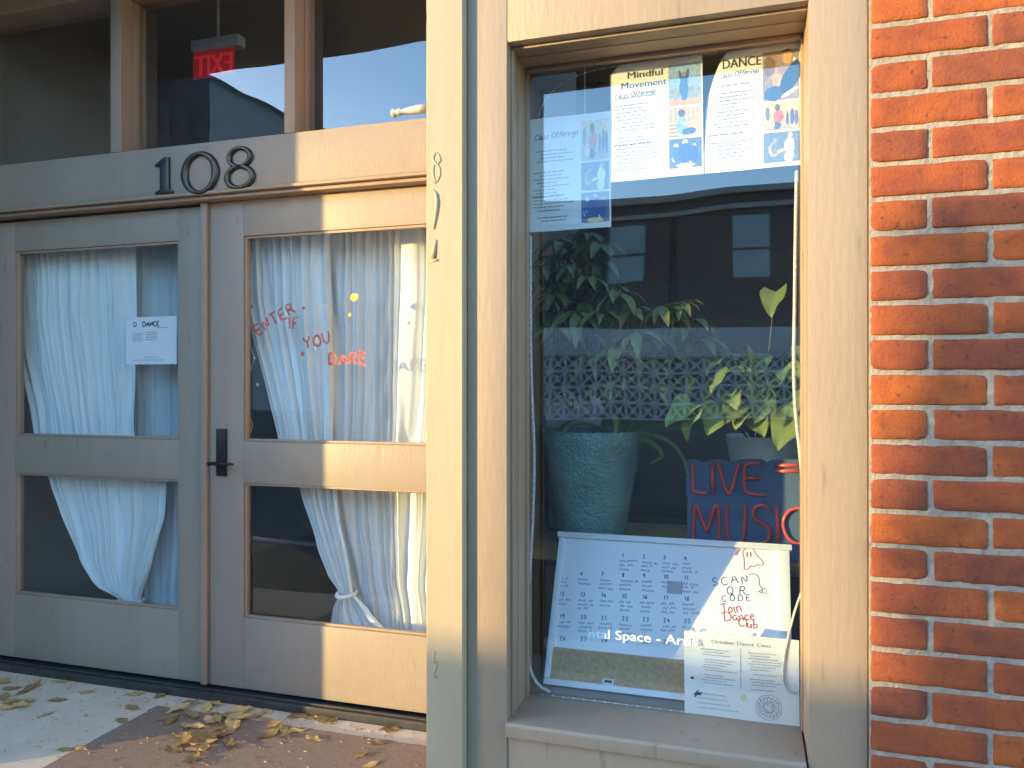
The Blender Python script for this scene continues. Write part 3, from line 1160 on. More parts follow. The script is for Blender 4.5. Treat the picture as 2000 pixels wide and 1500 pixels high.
for (px, py, r_, lab) in ((693, 580, .021, 'larger yellow leaf-shaped mark high on the sunlit door glass'), (683, 615, .009, 'tiny yellow mark just under the larger yellow one')):
    b = MB()
    p = P(px, py, GY)
    b.face([(p.x + r_ * math.cos(t) * rnd.uniform(.4, 1.1), GY - 0.0008, p.z + r_ * math.sin(t) * rnd.uniform(.6, 1.1)) for t in [i * 0.6 for i in range(10)]])
    tag(b.build('leaf_sticker', M['orangepaint']), lab, 'sticker', 'yellow marks on the door glass')

# notice on the left door
p0, p1 = P(246, 712, 1.0975), P(345, 617, 1.0975)
nw, nh = p1.x - p0.x, p1.z - p0.z
nt_ = thing('paper_notice', (p0.x + nw / 2, 1.0975, p0.z), 'small square white paper notice taped to the left door glass', 'notice')
fm = planar((p0.x, 1.0975, p0.z), (1, 0, 0), (0, 0, 1), (0, -1, 0))
sheet_mesh(fm, nw, nh, 4, 4).build('sheet', M['paper'], nt_)
b = MB()
write(b, 'D', nw * .16, nh * .80, nh * .10, nh * .018, fm, 0.0008)
write(b, 'DANCE', nw * .34, nh * .80, nh * .10, nh * .022, fm, 0.0008, gap=0.2)
squiggle(b, nw * .62, nh * .76, nw * .2, nh * .02, nh * .008, fm, 0.0008)
stuff(b.build('heading', M['ink'], nt_))
b = MB()
for q in range(4):
    squiggle(b, nw * .14, nh * (.64 - q * .05), nw * .2, nh * .022, nh * .009, fm, 0.0008)
    squiggle(b, nw * .40, nh * (.66 - q * .05), nw * .22, nh * .022, nh * .009, fm, 0.0008)
squiggle(b, nw * .36, nh * .14, nw * .3, nh * .02, nh * .008, fm, 0.0008)
squiggle(b, nw * .16, nh * .08, nw * .6, nh * .02, nh * .008, fm, 0.0008)
stuff(b.build('printed_text', M['inkgrey'], nt_))

# ------------------------------------------------------------------ curtains
def interp(tab, z):
    tab = sorted(tab)
    if z <= tab[0][0]:
        return tab[0][1]
    for (a0, b0), (a1, b1) in zip(tab, tab[1:]):
        if z <= a1:
            t = (z - a0) / (a1 - a0)
            t = t * t * (3 - 2 * t) * 0.3 + t * 0.7
            return b0 + (b1 - b0) * t
    return tab[-1][1]


def curtain(name, left, right, Y, folds, matr, label, seed, amp=0.020, ztie=None, tail=None, group=None):
    lt = [(P(x, y, Y).z, P(x, y, Y).x) for x, y in left]
    rt = [(P(x, y, Y).z, P(x, y, Y).x) for x, y in right]
    ztop = 2.03
    zb = min(min(lt)[0], min(rt)[0])
    th = thing(name, ((lt[-1][1] + rt[-1][1]) / 2, Y, zb), label, 'curtain', group)
    rr = random.Random(seed)
    ph = [rr.uniform(0, 6.28) for _ in range(6)]
    folds = int(folds * 1.5)
    amp *= 0.72
    NXC, NZC = folds * 9, 70

    def panel(lt_, rt_, za, zb_, nm, spread=1.0):
        mb = MB()
        vs_ = []
        for j in range(NZC + 1):
            z = za + (zb_ - za) * j / NZC
            xl, xr = interp(lt_, z), interp(rt_, z)
            w = xr - xl
            sq = min(1.0, w / 0.30)
            for i in range(NXC + 1):
                s = i / NXC
                sw = s + 0.05 * math.sin(2 * math.pi * s * 2.0 + ph[0] + z * 0.7) + 0.02 * math.sin(2 * math.pi * s * 5 + ph[1] + z) + 0.02 * noise.noise((s * 6, z * 1.3, seed + .5))
                y = amp * (0.35 + 0.65 * sq) * (math.sin(2 * math.pi * folds * sw + ph[2]) + 0.45 * math.sin(2 * math.pi * folds * 0.57 * sw + ph[3] + z * 0.6) + 0.25 * math.sin(2 * math.pi * folds * 1.9 * sw + ph[4]))
                y += 0.010 * noise.noise((s * 9, z * 4, seed)) + 0.004 * noise.noise((s * 30, z * 9, seed))
                # cloth hangs a little lower along the gathered side
                vs_.append((xl + w * s, Y + y, z))
        n_ = NXC + 1
        fs_ = [(j * n_ + i, j * n_ + i + 1, (j + 1) * n_ + i + 1, (j + 1) * n_ + i) for j in range(NZC) for i in range(NXC)]
        mb.mesh(vs_, fs_)
        return mb.build(nm, matr, th, smooth=True)

    panel(lt, rt, ztop, zb, 'drape')
    if tail:
        l2 = [(P(x, y, Y).z, P(x, y, Y).x) for x, y in tail[0]]
        r2 = [(P(x, y, Y).z, P(x, y, Y).x) for x, y in tail[1]]
        panel(l2, r2, zb, min(l2)[0], 'tail')
        mb = MB()
        xa, xb = interp(lt, zb), interp(rt, zb)
        pts = []
        for k_ in range(17):
            a_ = 2 * math.pi * k_ / 16
            pts.append(((xa + xb) / 2 + (xb - xa) * 0.58 * math.cos(a_), Y + 0.05 * math.sin(a_), zb + 0.004 * math.sin(a_)))
        mb.tube(pts, 0.009, 8, cap=False)
        mb.build('tie', M['curtain'], th, smooth=True)
    return th


curtain('curtain', [(28, 470), (28, 630), (72, 850), (104, 940), (150, 1090), (180, 1140), (238, 1172)],
        [(262, 470), (270, 850), (330, 940), (324, 1010), (300, 1090), (272, 1172)], 1.20, 13, M['curtain'],
        'white curtain swept to a low tie behind the left door glass', 3,
        tail=([(238, 1172), (232, 1215), (225, 1300)], [(270, 1172), (300, 1215), (330, 1300)]))
curtain('curtain', [(248, 470), (248, 850), (255, 1000), (268, 1180), (255, 1300)],
        [(420, 470), (420, 850), (410, 1000), (390, 1180), (420, 1300)], 1.28, 8, M['sheer'],
        'thin bluish sheer curtain hanging behind the paper notice', 9, amp=0.015)
curtain('curtain', [(472, 470), (478, 590), (545, 862), (584, 950), (620, 1070), (640, 1120), (664, 1158)],
        [(640, 470), (650, 862), (664, 1000), (684, 1100), (690, 1158)], 1.20, 9, M['curtain'],
        'white curtain sweeping down from the left behind the red writing', 5,
        tail=([(664, 1158), (650, 1190), (642, 1240), (640, 1330)], [(690, 1158), (720, 1190), (760, 1240), (790, 1330)]))
curtain('curtain', [(632, 470), (634, 870), (652, 1000), (672, 1120), (684, 1180), (700, 1330)],
        [(1010, 470), (990, 800), (960, 1000), (930, 1158), (950, 1330)], 1.26, 14, M['curtain'],
        'sunlit white curtain gathered from the right, next to the post', 8)

# string of little lights hanging at the edge of the right door glass
b = MB()
pts = [P(x, y, 1.2) for x, y in ((484, 560), (486, 600), (483, 660), (497, 700), (483, 745), (480, 800), (494, 830), (484, 862))]
b.tube(pts, 0.0022, 6)
for x, y in ((490, 600), (497, 700), (503, 752), (486, 790)):
    p = P(x, y, 1.2)
    b.lathe([(0.0005, -0.008), (0.006, -0.004), (0.007, 0.002), (0.003, 0.008), (0.0005, 0.009)], 8, 0, p)
tag(b.build('string_light', M['bulb'], None, smooth=True), 'pale string light dangling beside the dark gap of the right door curtain', 'string light')

# ------------------------------------------------------------------ exit sign inside
ex = thing('exit_sign', (-2.56, 1.62, 2.80), 'red glowing exit sign seen from behind through the middle transom light', 'sign')
e0, e1 = P(378, 157, 1.62), P(470, 68, 1.62)
b = MB()
b.box(e0.x, e1.x, 1.60, 1.66, e1.z - 0.055, e1.z)
b.build('housing', M['white_plastic'], ex, bevel=0.004)
b = MB()
b.box(e0.x, e1.x, 1.615, 1.621, e0.z, e1.z - 0.056)
b.build('panel', M['clear'], ex)
b = MB()
b.box(e0.x + 0.005, e1.x - 0.03, 1.6125, 1.6145, e0.z, e1.z - 0.06)
b.build('backing', emit_mat('red_panel', (0.35, 0.008, 0.015), 0.03), ex)
b = MB()
fm = planar((e0.x + 0.02, 1.612, e0.z + 0.015), (1, 0, 0), (0, 0, 1), (0, -1, 0))
typeset(b, 'EXIT', 0, 0, (e1.x - e0.x) - 0.065, (e1.z - e0.z) - 0.095, fm, 0.001, mirror=True, bold=0.004)
b.build('letters', emit_mat('red_glow', (0.9, 0.02, 0.035), 0.032), ex)
b = MB()
b.tube([((e0.x + e1.x) / 2, 1.63, e1.z), ((e0.x + e1.x) / 2, 1.63, 3.3)], 0.008, 8)
b.build('stem', M['white_plastic'], ex)

# ------------------------------------------------------------------ posters in the shop window
PY = 0.1735


def curl_map(x0, z0, y, w, h_, curls, tilt=0.0):
    """paper on the glass; each curl rolls a corner away from it beyond a fold line: (pu, pv, direction du, dv, radius)"""
    def f(u, v, off=0.0):
        uu, vv, yy = u, v, 0.0
        for (pu, pv, du, dv, r_) in curls:
            l = math.hypot(du, dv)
            du_, dv_ = du / l, dv / l
            t = (u - pu) * du_ + (v - pv) * dv_
            if t > 0:
                k_ = r_ * math.sin(min(t / r_, 2.6)) - t
                uu += du_ * k_
                vv += dv_ * k_
                yy += r_ * (1 - math.cos(min(t / r_, 2.6)))
        yy += 0.0015 * (1 + math.sin(u * 30 + v * 12))
        return Vector((x0 + uu - vv * tilt, y + yy - off, z0 + vv + uu * tilt))
    return f


def poster(name, x0, z0, w, h_, curls, heading, photos, label, tilt=0.0, y=PY, textcol='inkgrey', bold_rows=(3,)):
    th = thing(name, (x0 + w / 2, y, z0), label, 'poster')
    fm_ = curl_map(x0, z0, y, w, h_, curls, tilt)
    sheet_mesh(fm_, w, h_, 22, 28).build('sheet', M['paper'], th, smooth=True)
    for (s, u, v, ww, hh, style) in heading:
        hb = MB()
        if style == 'type':
            typeset(hb, s, u, v, ww, hh, fm_, 0.0006, bold=0.0005)
        else:
            write(hb, s, u, v, hh, hh * 0.11, fm_, 0.0006, sm=2, gap=0.06, slant=0.3, rot=0.05)
        stuff(hb.build('heading', M['ink'], th))
    tb = MB()
    v = h_ * 0.70
    row = 0
    while v > h_ * 0.06:
        row += 1
        if rnd.random() < 0.12:
            v -= 0.009
            continue
        ind = rnd.choice((0.012, 0.02, 0.03))
        squiggle(tb, ind, v, rnd.uniform(0.05, 0.115 - ind), 0.0034, 0.0018, fm_, 0.0006)
        v -= 0.0085
    squiggle(tb, 0.008, h_ * 0.30, 0.085, 0.0050, 0.0028, fm_, 0.0007)
    stuff(tb.build('printed_text', M[textcol], th))
    for (u0, v0, u1, v1, draw) in photos:
        pb = MB()
        draw(pb, fm_, u0, v0, u1, v1)
        pb.build('photo', M['print'], th)
    return th


def ph_arms(pb, fm_, u0, v0, u1, v1):
    w, h_ = u1 - u0, v1 - v0
    quad_print(pb, fm_, u0, v0, u1, v1, .0005, lin(135, 165, 200))
    quad_print(pb, fm_, u0, v0, u1, v0 + h_ * .16, .0007, lin(190, 150, 105))
    blob(pb, fm_, u0 + w * .2, v0 + h_ * .3, w * .2, h_ * .14, .0007, lin(140, 150, 150))
    blob(pb, fm_, u0 + w * .8, v0 + h_ * .3, w * .2, h_ * .16, .0007, lin(140, 150, 150))
    blob(pb, fm_, u0 + w * .48, v0 + h_ * .42, w * .14, h_ * .30, .0009, lin(50, 105, 165))
    blob(pb, fm_, u0 + w * .38, v0 + h_ * .70, w * .05, h_ * .16, .0009, lin(50, 100, 160), rot=.25)
    blob(pb, fm_, u0 + w * .58, v0 + h_ * .70, w * .05, h_ * .16, .0009, lin(50, 100, 160), rot=-.2)
    blob(pb, fm_, u0 + w * .48, v0 + h_ * .74, w * .07, h_ * .06, .0010, lin(150, 125, 115))


def ph_bench(pb, fm_, u0, v0, u1, v1):
    w, h_ = u1 - u0, v1 - v0
    quad_print(pb, fm_, u0, v0, u1, v1, .0005, lin(200, 170, 125))
    for q in range(7):
        quad_print(pb, fm_, u0 + w * (.05 + q * .135), v0 + h_ * .5, u0 + w * (.10 + q * .135), v1, .0007, lin(165, 150, 130), 1)
    for q in range(4):
        quad_print(pb, fm_, u0, v0 + h_ * q * .13, u0 + w * .3, v0 + h_ * (q * .13 + .04), .0007, lin(150, 105, 70), 1)
    blob(pb, fm_, u0 + w * .42, v0 + h_ * .34, w * .18, h_ * .32, .0009, lin(120, 160, 205), rot=.15)
    blob(pb, fm_, u0 + w * .62, v0 + h_ * .16, w * .22, h_ * .12, .0010, lin(55, 80, 130), rot=.1)
    blob(pb, fm_, u0 + w * .40, v0 + h_ * .80, w * .11, h_ * .13, .0010, lin(80, 80, 95))
    blob(pb, fm_, u0 + w * .52, v0 + h_ * .42, w * .2, h_ * .05, .0011, lin(205, 160, 125), rot=-.4)


def ph_stage(pb, fm_, u0, v0, u1, v1):
    w, h_ = u1 - u0, v1 - v0
    quad_print(pb, fm_, u0, v0, u1, v1, .0005, lin(75, 95, 125))
    for (a_, c_, r_, t_, cl) in ((.5, .5, .2, .34, (40, 80, 140)), (.25, .45, .15, .28, (45, 90, 150)), (.75, .45, .15, .3, (45, 80, 140)), (.5, .86, .09, .10, (185, 175, 170)),
                                 (.22, .75, .07, .10, (180, 190, 205)), (.78, .72, .06, .09, (170, 150, 140)), (.5, .08, .3, .08, (215, 190, 120)), (.16, .3, .08, .1, (190, 200, 215)), (.66, .25, .04, .14, (215, 220, 215))):
        blob(pb, fm_, u0 + w * a_, v0 + h_ * c_, w * r_, h_ * t_, .0007 + r_ * .001, lin(*cl))


def ph_suit(pb, fm_, u0, v0, u1, v1):
    w, h_ = u1 - u0, v1 - v0
    quad_print(pb, fm_, u0, v0, u1, v1, .0005, lin(150, 135, 130))
    for (a_, c_, r_, t_, ro, cl) in ((.2, .7, .16, .22, 0, (120, 100, 95)), (.76, .42, .22, .40, -.5, (35, 75, 130)), (.3, .14, .27, .15, .1, (50, 90, 150)), (.44, .40, .16, .15, .5, (215, 165, 115)),
                                     (.33, .56, .12, .13, 0, (195, 150, 110)), (.55, .23, .22, .06, -.5, (210, 165, 120)), (.68, .86, .13, .13, 0, (205, 160, 130)), (.68, .98, .12, .03, 0, (60, 45, 40)),
                                     (.9, .74, .05, .1, .2, (225, 225, 225)), (.75, .14, .3, .04, .5, (220, 225, 230))):
        blob(pb, fm_, u0 + w * a_, v0 + h_ * c_, min(w * r_, w * min(a_, 1 - a_) * 1.0 + w * .02), min(h_ * t_, h_ * min(c_, 1 - c_) + h_ * .01), .0006 + r_ * .0012, lin(*cl), rot=ro)


def ph_room(pb, fm_, u0, v0, u1, v1):
    w, h_ = u1 - u0, v1 - v0
    quad_print(pb, fm_, u0, v0, u1, v1, .0005, lin(215, 185, 135))
    quad_print(pb, fm_, u0, v0, u1, v0 + h_ * .35, .0007, lin(175, 165, 150))
    for (a_, c_, r_, t_, cl) in ((.42, .48, .15, .22, (205, 100, 75)), (.40, .80, .08, .13, (95, 85, 60)), (.38, .16, .12, .14, (70, 85, 110)), (.8, .45, .06, .3, (75, 95, 130)), (.92, .4, .05, .28, (90, 100, 125)), (.12, .6, .06, .25, (100, 115, 145)), (.67, .4, .04, .25, (80, 90, 110)), (.5, .46, .05, .08, (185, 60, 45)), (.22, .2, .1, .12, (225, 200, 165))):
        blob(pb, fm_, u0 + w * a_, v0 + h_ * c_, w * r_, h_ * t_, .0008 + (.2 - r_) * .001, lin(*cl))


def ph_hoop(pb, fm_, u0, v0, u1, v1):
    w, h_ = u1 - u0, v1 - v0
    quad_print(pb, fm_, u0, v0, u1, v1, .0005, lin(95, 115, 145))
    for (a_, c_, r_, t_, ro, cl) in ((.72, .52, .14, .30, 0, (215, 220, 215)), (.70, .18, .14, .18, 0, (195, 215, 230)), (.74, .87, .07, .10, 0, (190, 170, 140)), (.27, .42, .13, .24, 0, (205, 165, 130)), (.30, .46, .10, .19, 0, (110, 125, 150)),
                                     (.45, .36, .2, .05, .35, (220, 215, 205)), (.32, .72, .06, .08, 0, (150, 150, 165))):
        blob(pb, fm_, u0 + w * a_, v0 + h_ * c_, w * r_, h_ * t_, .0007 + (.3 - r_) * .001, lin(*cl), rot=ro)


PW, PH_ = 0.216, 0.279
poster('poster', -0.319, 1.7505, PW, PH_, [(0.012, 0.262, -0.7, 0.7, 0.008), (0.0, 0.268, -0.05, 1.0, 0.03)],
       [('Mindful', 0.043, 0.242, 0.082, 0.0155, 'type'), ('Movement', 0.028, 0.219, 0.106, 0.0145, 'type'), ('Class Offerings', 0.010, 0.196, 0, 0.0125, 'hand')],
       [(0.138, 0.165, 0.212, 0.262, ph_arms), (0.138, 0.092, 0.212, 0.160, ph_bench), (0.138, 0.018, 0.212, 0.087, ph_stage)],
       'white poster headed Mindful Movement with three photos, hanging in the window', tilt=0.012)
poster('poster', -0.1005, 1.7535, PW, PH_, [(0.046, 0.250, -0.80, 0.42, 0.016), (0.03, 0.12, -1.0, 0.22, 0.05), (0.08, 0.268, -0.2, 1.0, 0.02)],
       [('DANCE', 0.043, 0.236, 0.084, 0.0205, 'type'), ('Class Offerings', 0.034, 0.214, 0, 0.0112, 'hand')],
       [(0.130, 0.150, 0.207, 0.262, ph_suit), (0.130, 0.083, 0.207, 0.146, ph_room), (0.130, 0.010, 0.207, 0.078, ph_hoop)],
       'white poster headed DANCE with a curled corner, at the right end of the row', tilt=0.012)
poster('poster', -0.523, 1.642, PW - 0.012, PH_, [],
       [('Class Offerings', 0.014, 0.225, 0, 0.0140, 'hand')],
       [(0.132, 0.165, 0.200, 0.262, ph_room), (0.132, 0.092, 0.200, 0.160, ph_hoop), (0.132, 0.014, 0.200, 0.087, ph_stage)],
       'bluish poster in the shade, hung lower at the left edge of the window', tilt=0.006)
# clear sleeve above the left poster
b = MB()
a, c = P(1032, 245, 0.176), P(1143, 108, 0.176)
w_ = 0.0012
for q in ((a.x, a.x + w_, a.z, c.z), (c.x - w_, c.x, a.z, c.z), (a.x + w_, c.x - w_, c.z - w_, c.z), (a.x + w_, c.x - w_, a.z, a.z + w_)):
    b.box(q[0], q[1], 0.1745, 0.1755, q[2], q[3])
tag(b.build('clear_sleeve', M['white_plastic']), 'empty clear plastic sleeve in the top left corner of the window', 'sleeve')

# class timetable at the bottom right
th = thing('timetable_sheet', (-0.02, PY, 0.50), 'white printed timetable sheet on the glass in the lower right corner', 'timetable')
a, c = P(1337, 1398, PY), P(1565, 1232, PY)
tw, tht = 0.252, 0.2 - 0.003
fm = curl_map(a.x, a.z + 0.001, PY, tw, tht, [], 0.008)
sheet_mesh(fm, tw, tht, 14, 12).build('sheet', M['paper'], th, smooth=True)
b = MB()
typeset(b, 'October Dance Class', 0.062, tht * .885, 0.130, 0.0078, fm, .0006)
stuff(b.build('heading', M['inkgrey'], th))
b = MB()
for cx in (0.036, 0.142):
    v = tht * .80
    while v > tht * .36:
        squiggle(b, cx + rnd.uniform(0, .012), v, rnd.uniform(.04, .075), 0.0025, 0.001, fm, .0006)
        v -= rnd.choice((.0062, .0062, .011))
for q in range(4):
    squiggle(b, 0.03, tht * (.27 - q * .055), rnd.uniform(.06, .09), 0.0026, 0.001, fm, .0006)
stuff(b.build('printed_text', M['inkgrey'], th))
b = MB()
blob(b, fm, .018, tht * .45, .004, .003, .0007, (.03, .03, .05))
blob(b, fm, .030, tht * .27, .010, .0055, .0007, (.03, .04, .07), rot=.5, wob=.5)
blob(b, fm, .036, tht * .30, .006, .003, .0008, (.6, .65, .7), rot=.3, wob=.4)
blob(b, fm, .131, tht * .28, .007, .008, .0007, (.62, .60, .28), wob=.3)
quad_print(b, fm, .1255, tht * .38, .1275, tht * .85, .0006, (.42, .42, .46), 4)
stuff(b.build('small_picture', M['print'], th))
b = MB()
for r_ in (.028, .022, .012):
    ribbon(b, [(.187 + r_ * math.cos(t * .2618), tht * .2 + r_ * math.sin(t * .2618)) for t in range(25)], .0009, fm, .0007)
for t in range(16):
    an = t * math.pi / 8
    r0, r1 = rnd.uniform(.004, .012), rnd.uniform(.02, .028)
    ribbon(b, smooth2([(.187 + r0 * math.cos(an), tht * .2 + r0 * math.sin(an)), (.187 + .017 * math.cos(an + .3), tht * .2 + .017 * math.sin(an + .3)), (.187 + r1 * math.cos(an), tht * .2 + r1 * math.sin(an))]), .0009, fm, .0008)
b.build('round_emblem', M['inkgrey'], th)

# vinyl lettering on the glass
b = MB()
a = P(1150, 1245, 0.1645)
c = P(1362, 1262, 0.1645)
fm = planar((a.x, 0.1645, a.z), (c.x - a.x, 0, c.z - a.z + 0.0), (0, 0, 1), (0, -1, 0))
typeset(b, 'ntal Space - Artis', 0, 0, (c - a).length, 0.0215, fm, 0.0, bold=0.0005)
tag(b.build('vinyl_lettering', M['vinyl']), 'white vinyl lettering across the lower part of the window glass', 'lettering')

# ------------------------------------------------------------------ whiteboard
BL, TL, TRr = P(1062, 1352, 0.245), P(1071, 1038, 0.425), P(1526, 1048, 0.425)
BL.z = 0.498
bw = 0.60
vdir = Vector((0, TL.y - BL.y, TL.z - BL.z))
bh = vdir.length
vdir.normalize()
nrm = Vector((0, -vdir.z, vdir.y))
fmB = planar(BL, (1, 0, 0), vdir, nrm)
wb = thing('whiteboard', (BL.x + bw / 2, 0.25, 0.49), 'white-framed dry-erase calendar board leaning in the lower window', 'whiteboard')


def obox(mb, fm_, u0, u1, v0, v1, d0, d1):
    v = [fm_(u, v_, d) for v_ in (v0, v1) for d in (d1, d0) for u in (u0, u1)]
    mb.mesh(v, [(0, 2, 3, 1), (4, 5, 7, 6), (0, 1, 5, 4), (2, 6, 7, 3), (0, 4, 6, 2), (1, 3, 7, 5)])


FWD = 0.016
b = MB(); obox(b, fmB, FWD, bw - FWD, FWD, bh - FWD, -0.012, 0.0); b.build('writing_surface', M['board'], wb)
for nm_, q in (('frame_rail', (-.006, bw + .006, bh - FWD, bh)), ('frame_rail', (0, bw, 0, FWD)), ('frame_stile', (0, FWD, FWD, bh - FWD)), ('frame_stile', (bw - FWD - .012, bw, FWD, bh - FWD))):
    b = MB(); obox(b, fmB, *q, -0.014, 0.010); b.build(nm_, M['white_plastic'], wb, bevel=0.003)
b = MB(); obox(b, fmB, FWD + .001, bw - FWD - .012, FWD + .001, bh * .235, 0.0005, 0.003); b.build('cork_strip', M['cork'], wb)
def px2b(px, py):
    """photo position to board coordinates"""
    dirv = P(px, py, 1.0) - Vector((0, YC, ZC))
    o_ = Vector((0, YC, ZC))
    t = (BL - o_).dot(nrm) / dirv.dot(nrm)
    h_ = o_ + dirv * t - BL
    return h_.x, h_.dot(vdir)


b = MB()
fk = lambda u, v, off=0.0: fmB(u, v, off)
nums = iter(range(1, 32))
for r_, yr in enumerate((1084, 1122, 1163, 1207, 1250)):
    for c_ in range(7):
        if r_ == 0 and c_ < 3:
            continue
        try:
            nn = next(nums)
        except StopIteration:
            break
        u, v_ = px2b(1093 + c_ * 40.5, yr + c_ * 1.6)
        write(b, str(nn), u, v_, 0.0105, 0.0019, fk, .0008, sm=1, jit=.05)
        if rnd.random() < .95 and r_ < 4:
            for q in range(rnd.choice((2, 3, 3))):
                squiggle(b, u - .006 + rnd.uniform(0, .006), v_ - .014 - q * .0105, rnd.uniform(.028, .046), .0068, .0017, fk, .0008, rot=rnd.uniform(-.06, .1), dense=.75)
stuff(b.build('calendar_writing', M['marker'], wb))


for (w_s, at_, hh, ww, jj, gg, ro, mm) in (('SCAN', (1392, 1143), .021, .0022, .12, .45, 8, 'marker'), ('QR', (1420, 1160), .021, .0022, .12, .7, 0, 'marker'), ('CODE', (1410, 1176), .016, .0020, .12, .55, 6, 'marker'),
                                       ('Join', (1408, 1200), .024, .0026, .05, .08, 12, 'redmarker'), ('Dance', (1416, 1214), .023, .0026, .05, .08, 8, 'redmarker'), ('Club', (1442, 1224), .021, .0026, .05, .08, 0, 'redmarker')):
    b = MB()
    write(b, w_s, *px2b(*at_), hh, ww, fk, .0008, jit=jj, gap=gg, rot=R(ro))
    stuff(b.build('marker_word', M[mm], wb))
b = MB()
ribbon(b, smooth2([px2b(*q) for q in ((1462, 1122), (1475, 1120), (1484, 1130), (1482, 1142), (1490, 1150), (1488, 1158))]), .0018, fk, .0008)
ribbon(b, [px2b(*q) for q in ((1480, 1156), (1497, 1148), (1497, 1160), (1482, 1156))], .0018, fk, .0008)
b.build('marker_arrow', M['marker'], wb)
b = MB()
gh = [(1453, 1112), (1454, 1096), (1450, 1078), (1456, 1071), (1466, 1070), (1474, 1075), (1478, 1086), (1488, 1094), (1492, 1101), (1486, 1105), (1478, 1102), (1473, 1108), (1466, 1105), (1461, 1112), (1453, 1112)]
ribbon(b, smooth2([px2b(*q) for q in gh], 1), .0020, fk, .0008)
for q in (1459, 1466):
    ribbon(b, [px2b(q, 1078), px2b(q + .5, 1088)], .0030, fk, .0008)
ribbon(b, smooth2([px2b(*q) for q in ((1444, 1068), (1442, 1080), (1436, 1086), (1438, 1078), (1446, 1074))]), .0022, fk, .0008)
stuff(b.build('ghost_doodle', M['redmarker'], wb))
b = MB()
q = px2b(1188, 1333)
obox(b, fmB, q[0] - .014, q[0] + .014, q[1] - .006, q[1] + .008, 0.0032, 0.0045)
tg = b.build('pinned_slip', M['paper'], wb)
b = MB()
obox(b, fmB, q[0] - .009, q[0] + .010, q[1] - .001, q[1] + .005, 0.0047, 0.0055)
b.build('dark_clip', M['black_metal'], tg)
q = px2b(1318, 1147)
b = MB(); obox(b, fmB, q[0] - .02, q[0] + .02, q[1] - .017, q[1] + .015, 0.0006, 0.0012); b.build('taped_card', mat('grey_card', (.42, .42, .44), .8, var=.1), wb)

# ------------------------------------------------------------------ shelf, pots, plants, neon sign
SZ = 0.792
sh = thing('display_shelf', (0.1, 0.6, 0.0), 'orange-brown wooden shelf behind the whiteboard', 'shelf')
b = MB(); b.box(-0.64, 1.0, 0.47, 1.0, SZ - 0.028, SZ); b.build('shelf_board', M['wood'], sh, bevel=0.003)
for x in (-0.58, 0.3, 0.94):
    b = MB(); b.box(x, x + 0.04, 0.55, 0.59, -0.01, SZ - 0.029); b.build('leg', M['wood'], sh, bevel=0.002)


def pot(name, c, prof, matr, label, soil_z=None):
    t = thing(name, c, label, 'pot')
    b = MB(); b.lathe(prof, 48, 0, c)
    b.build('vessel', matr, t, smooth=True)
    rr = [p[0] for p in prof if abs(p[1] - soil_z) < 0.03][-1] - 0.004
    b = MB(); b.lathe([(0.0005, soil_z + .004), (rr * .5, soil_z + .006), (rr, soil_z)], 32, 0, c); b.build('soil', M['soil'], t, smooth=True)
    return t


tc_ = P(1156, 1000, 0.60); tc_.z = SZ
htop = P(1156, 842, 0.60).z - SZ
rt = (P(1256, 850, .6).x - P(1058, 850, .6).x) / 2
pot('teal_pot', tc_, [(0.0005, 0.0005), (rt * .58, 0.0005), (rt * .62, 0.006), (rt * .70, htop * .25), (rt * .82, htop * .55), (rt * .95, htop * .88), (rt, htop), (rt * .99, htop + .004), (rt * .95, htop + .003), (rt * .92, htop * .9), (rt * .9, htop * .85)], M['teal'],
    'large teal glazed pot with a dimpled pattern, narrowing to its foot', htop * .88)
pc = P(1105, 820, 0.86); pc.z = SZ
h1 = P(1105, 772, .86).z - SZ
pot('pale_pot', pc, [(0.0005, .0005), (.075, .0005), (.085, .01), (.115, h1 * .75), (.128, h1 * .9), (.132, h1), (.126, h1 + .002), (.12, h1 * .95), (.115, h1 * .88)], M['pale_pot'], 'pale lilac-grey pot behind the teal pot', h1 * .92)
wc = P(1505, 900, 0.66); wc.z = SZ
h2 = P(1500, 852, .66).z - SZ
rw = (P(1590, 860, .66).x - P(1412, 860, .66).x) / 2
pot('white_pot', wc, [(0.0005, .0005), (rw * .6, .0005), (rw * .66, .006), (rw * .85, h2 * .6), (rw, h2), (rw * .98, h2 + .003), (rw * .94, h2), (rw * .9, h2 * .85)], M['white_pot'], 'white bowl-shaped pot behind the red sign', h2 * .9)


def leaf_mesh(name, L_, W_, matr, kind='oval', seed=0, bend=0.4, cup=0.15, n=9):
    """leaf along +x from its base, underside down; thin but solid-looking folded blade"""
    rr = random.Random(seed)
    vs_, fs_ = [], []
    for i in range(n + 1):
        t = i / n
        if kind == 'oval':
            w = W_ * (math.sin(math.pi * min(1, t * 1.02)) ** 0.75) * (1 - 0.25 * t)
        elif kind == 'strap':
            w = W_ * (1 - t) ** 0.5 * (0.5 + min(1, t * 5) * .5)
        else:   # heart
            w = W_ * (1 - t) ** 0.62 * (1.0 if t > 0.14 else (0.72 + 2.0 * t))
        back = -0.14 * L_ if kind == 'heart' and i == 0 else 0
        ang = bend * t
        x = L_ * (math.sin(ang) / bend if bend else t)
        z = -L_ * ((1 - math.cos(ang)) / bend if bend else 0)
        wob = 0.06 * W_ * math.sin(t * 9 + seed)
        for s in (-1, -.5, 0, .5, 1):
            vs_.append((x + (back if abs(s) == 1 else back * .6 if abs(s) == .5 else 0), s * w / 2, z + cup * abs(s) * w + (wob if abs(s) == 1 else 0)))
    for i in range(n):
        for k_ in range(4):
            fs_.append((i * 5 + k_, i * 5 + k_ + 1, (i + 1) * 5 + k_ + 1, (i + 1) * 5 + k_))
    mb = MB(); mb.mesh(vs_, fs_)
    return mb.data(name, matr, smooth=True)


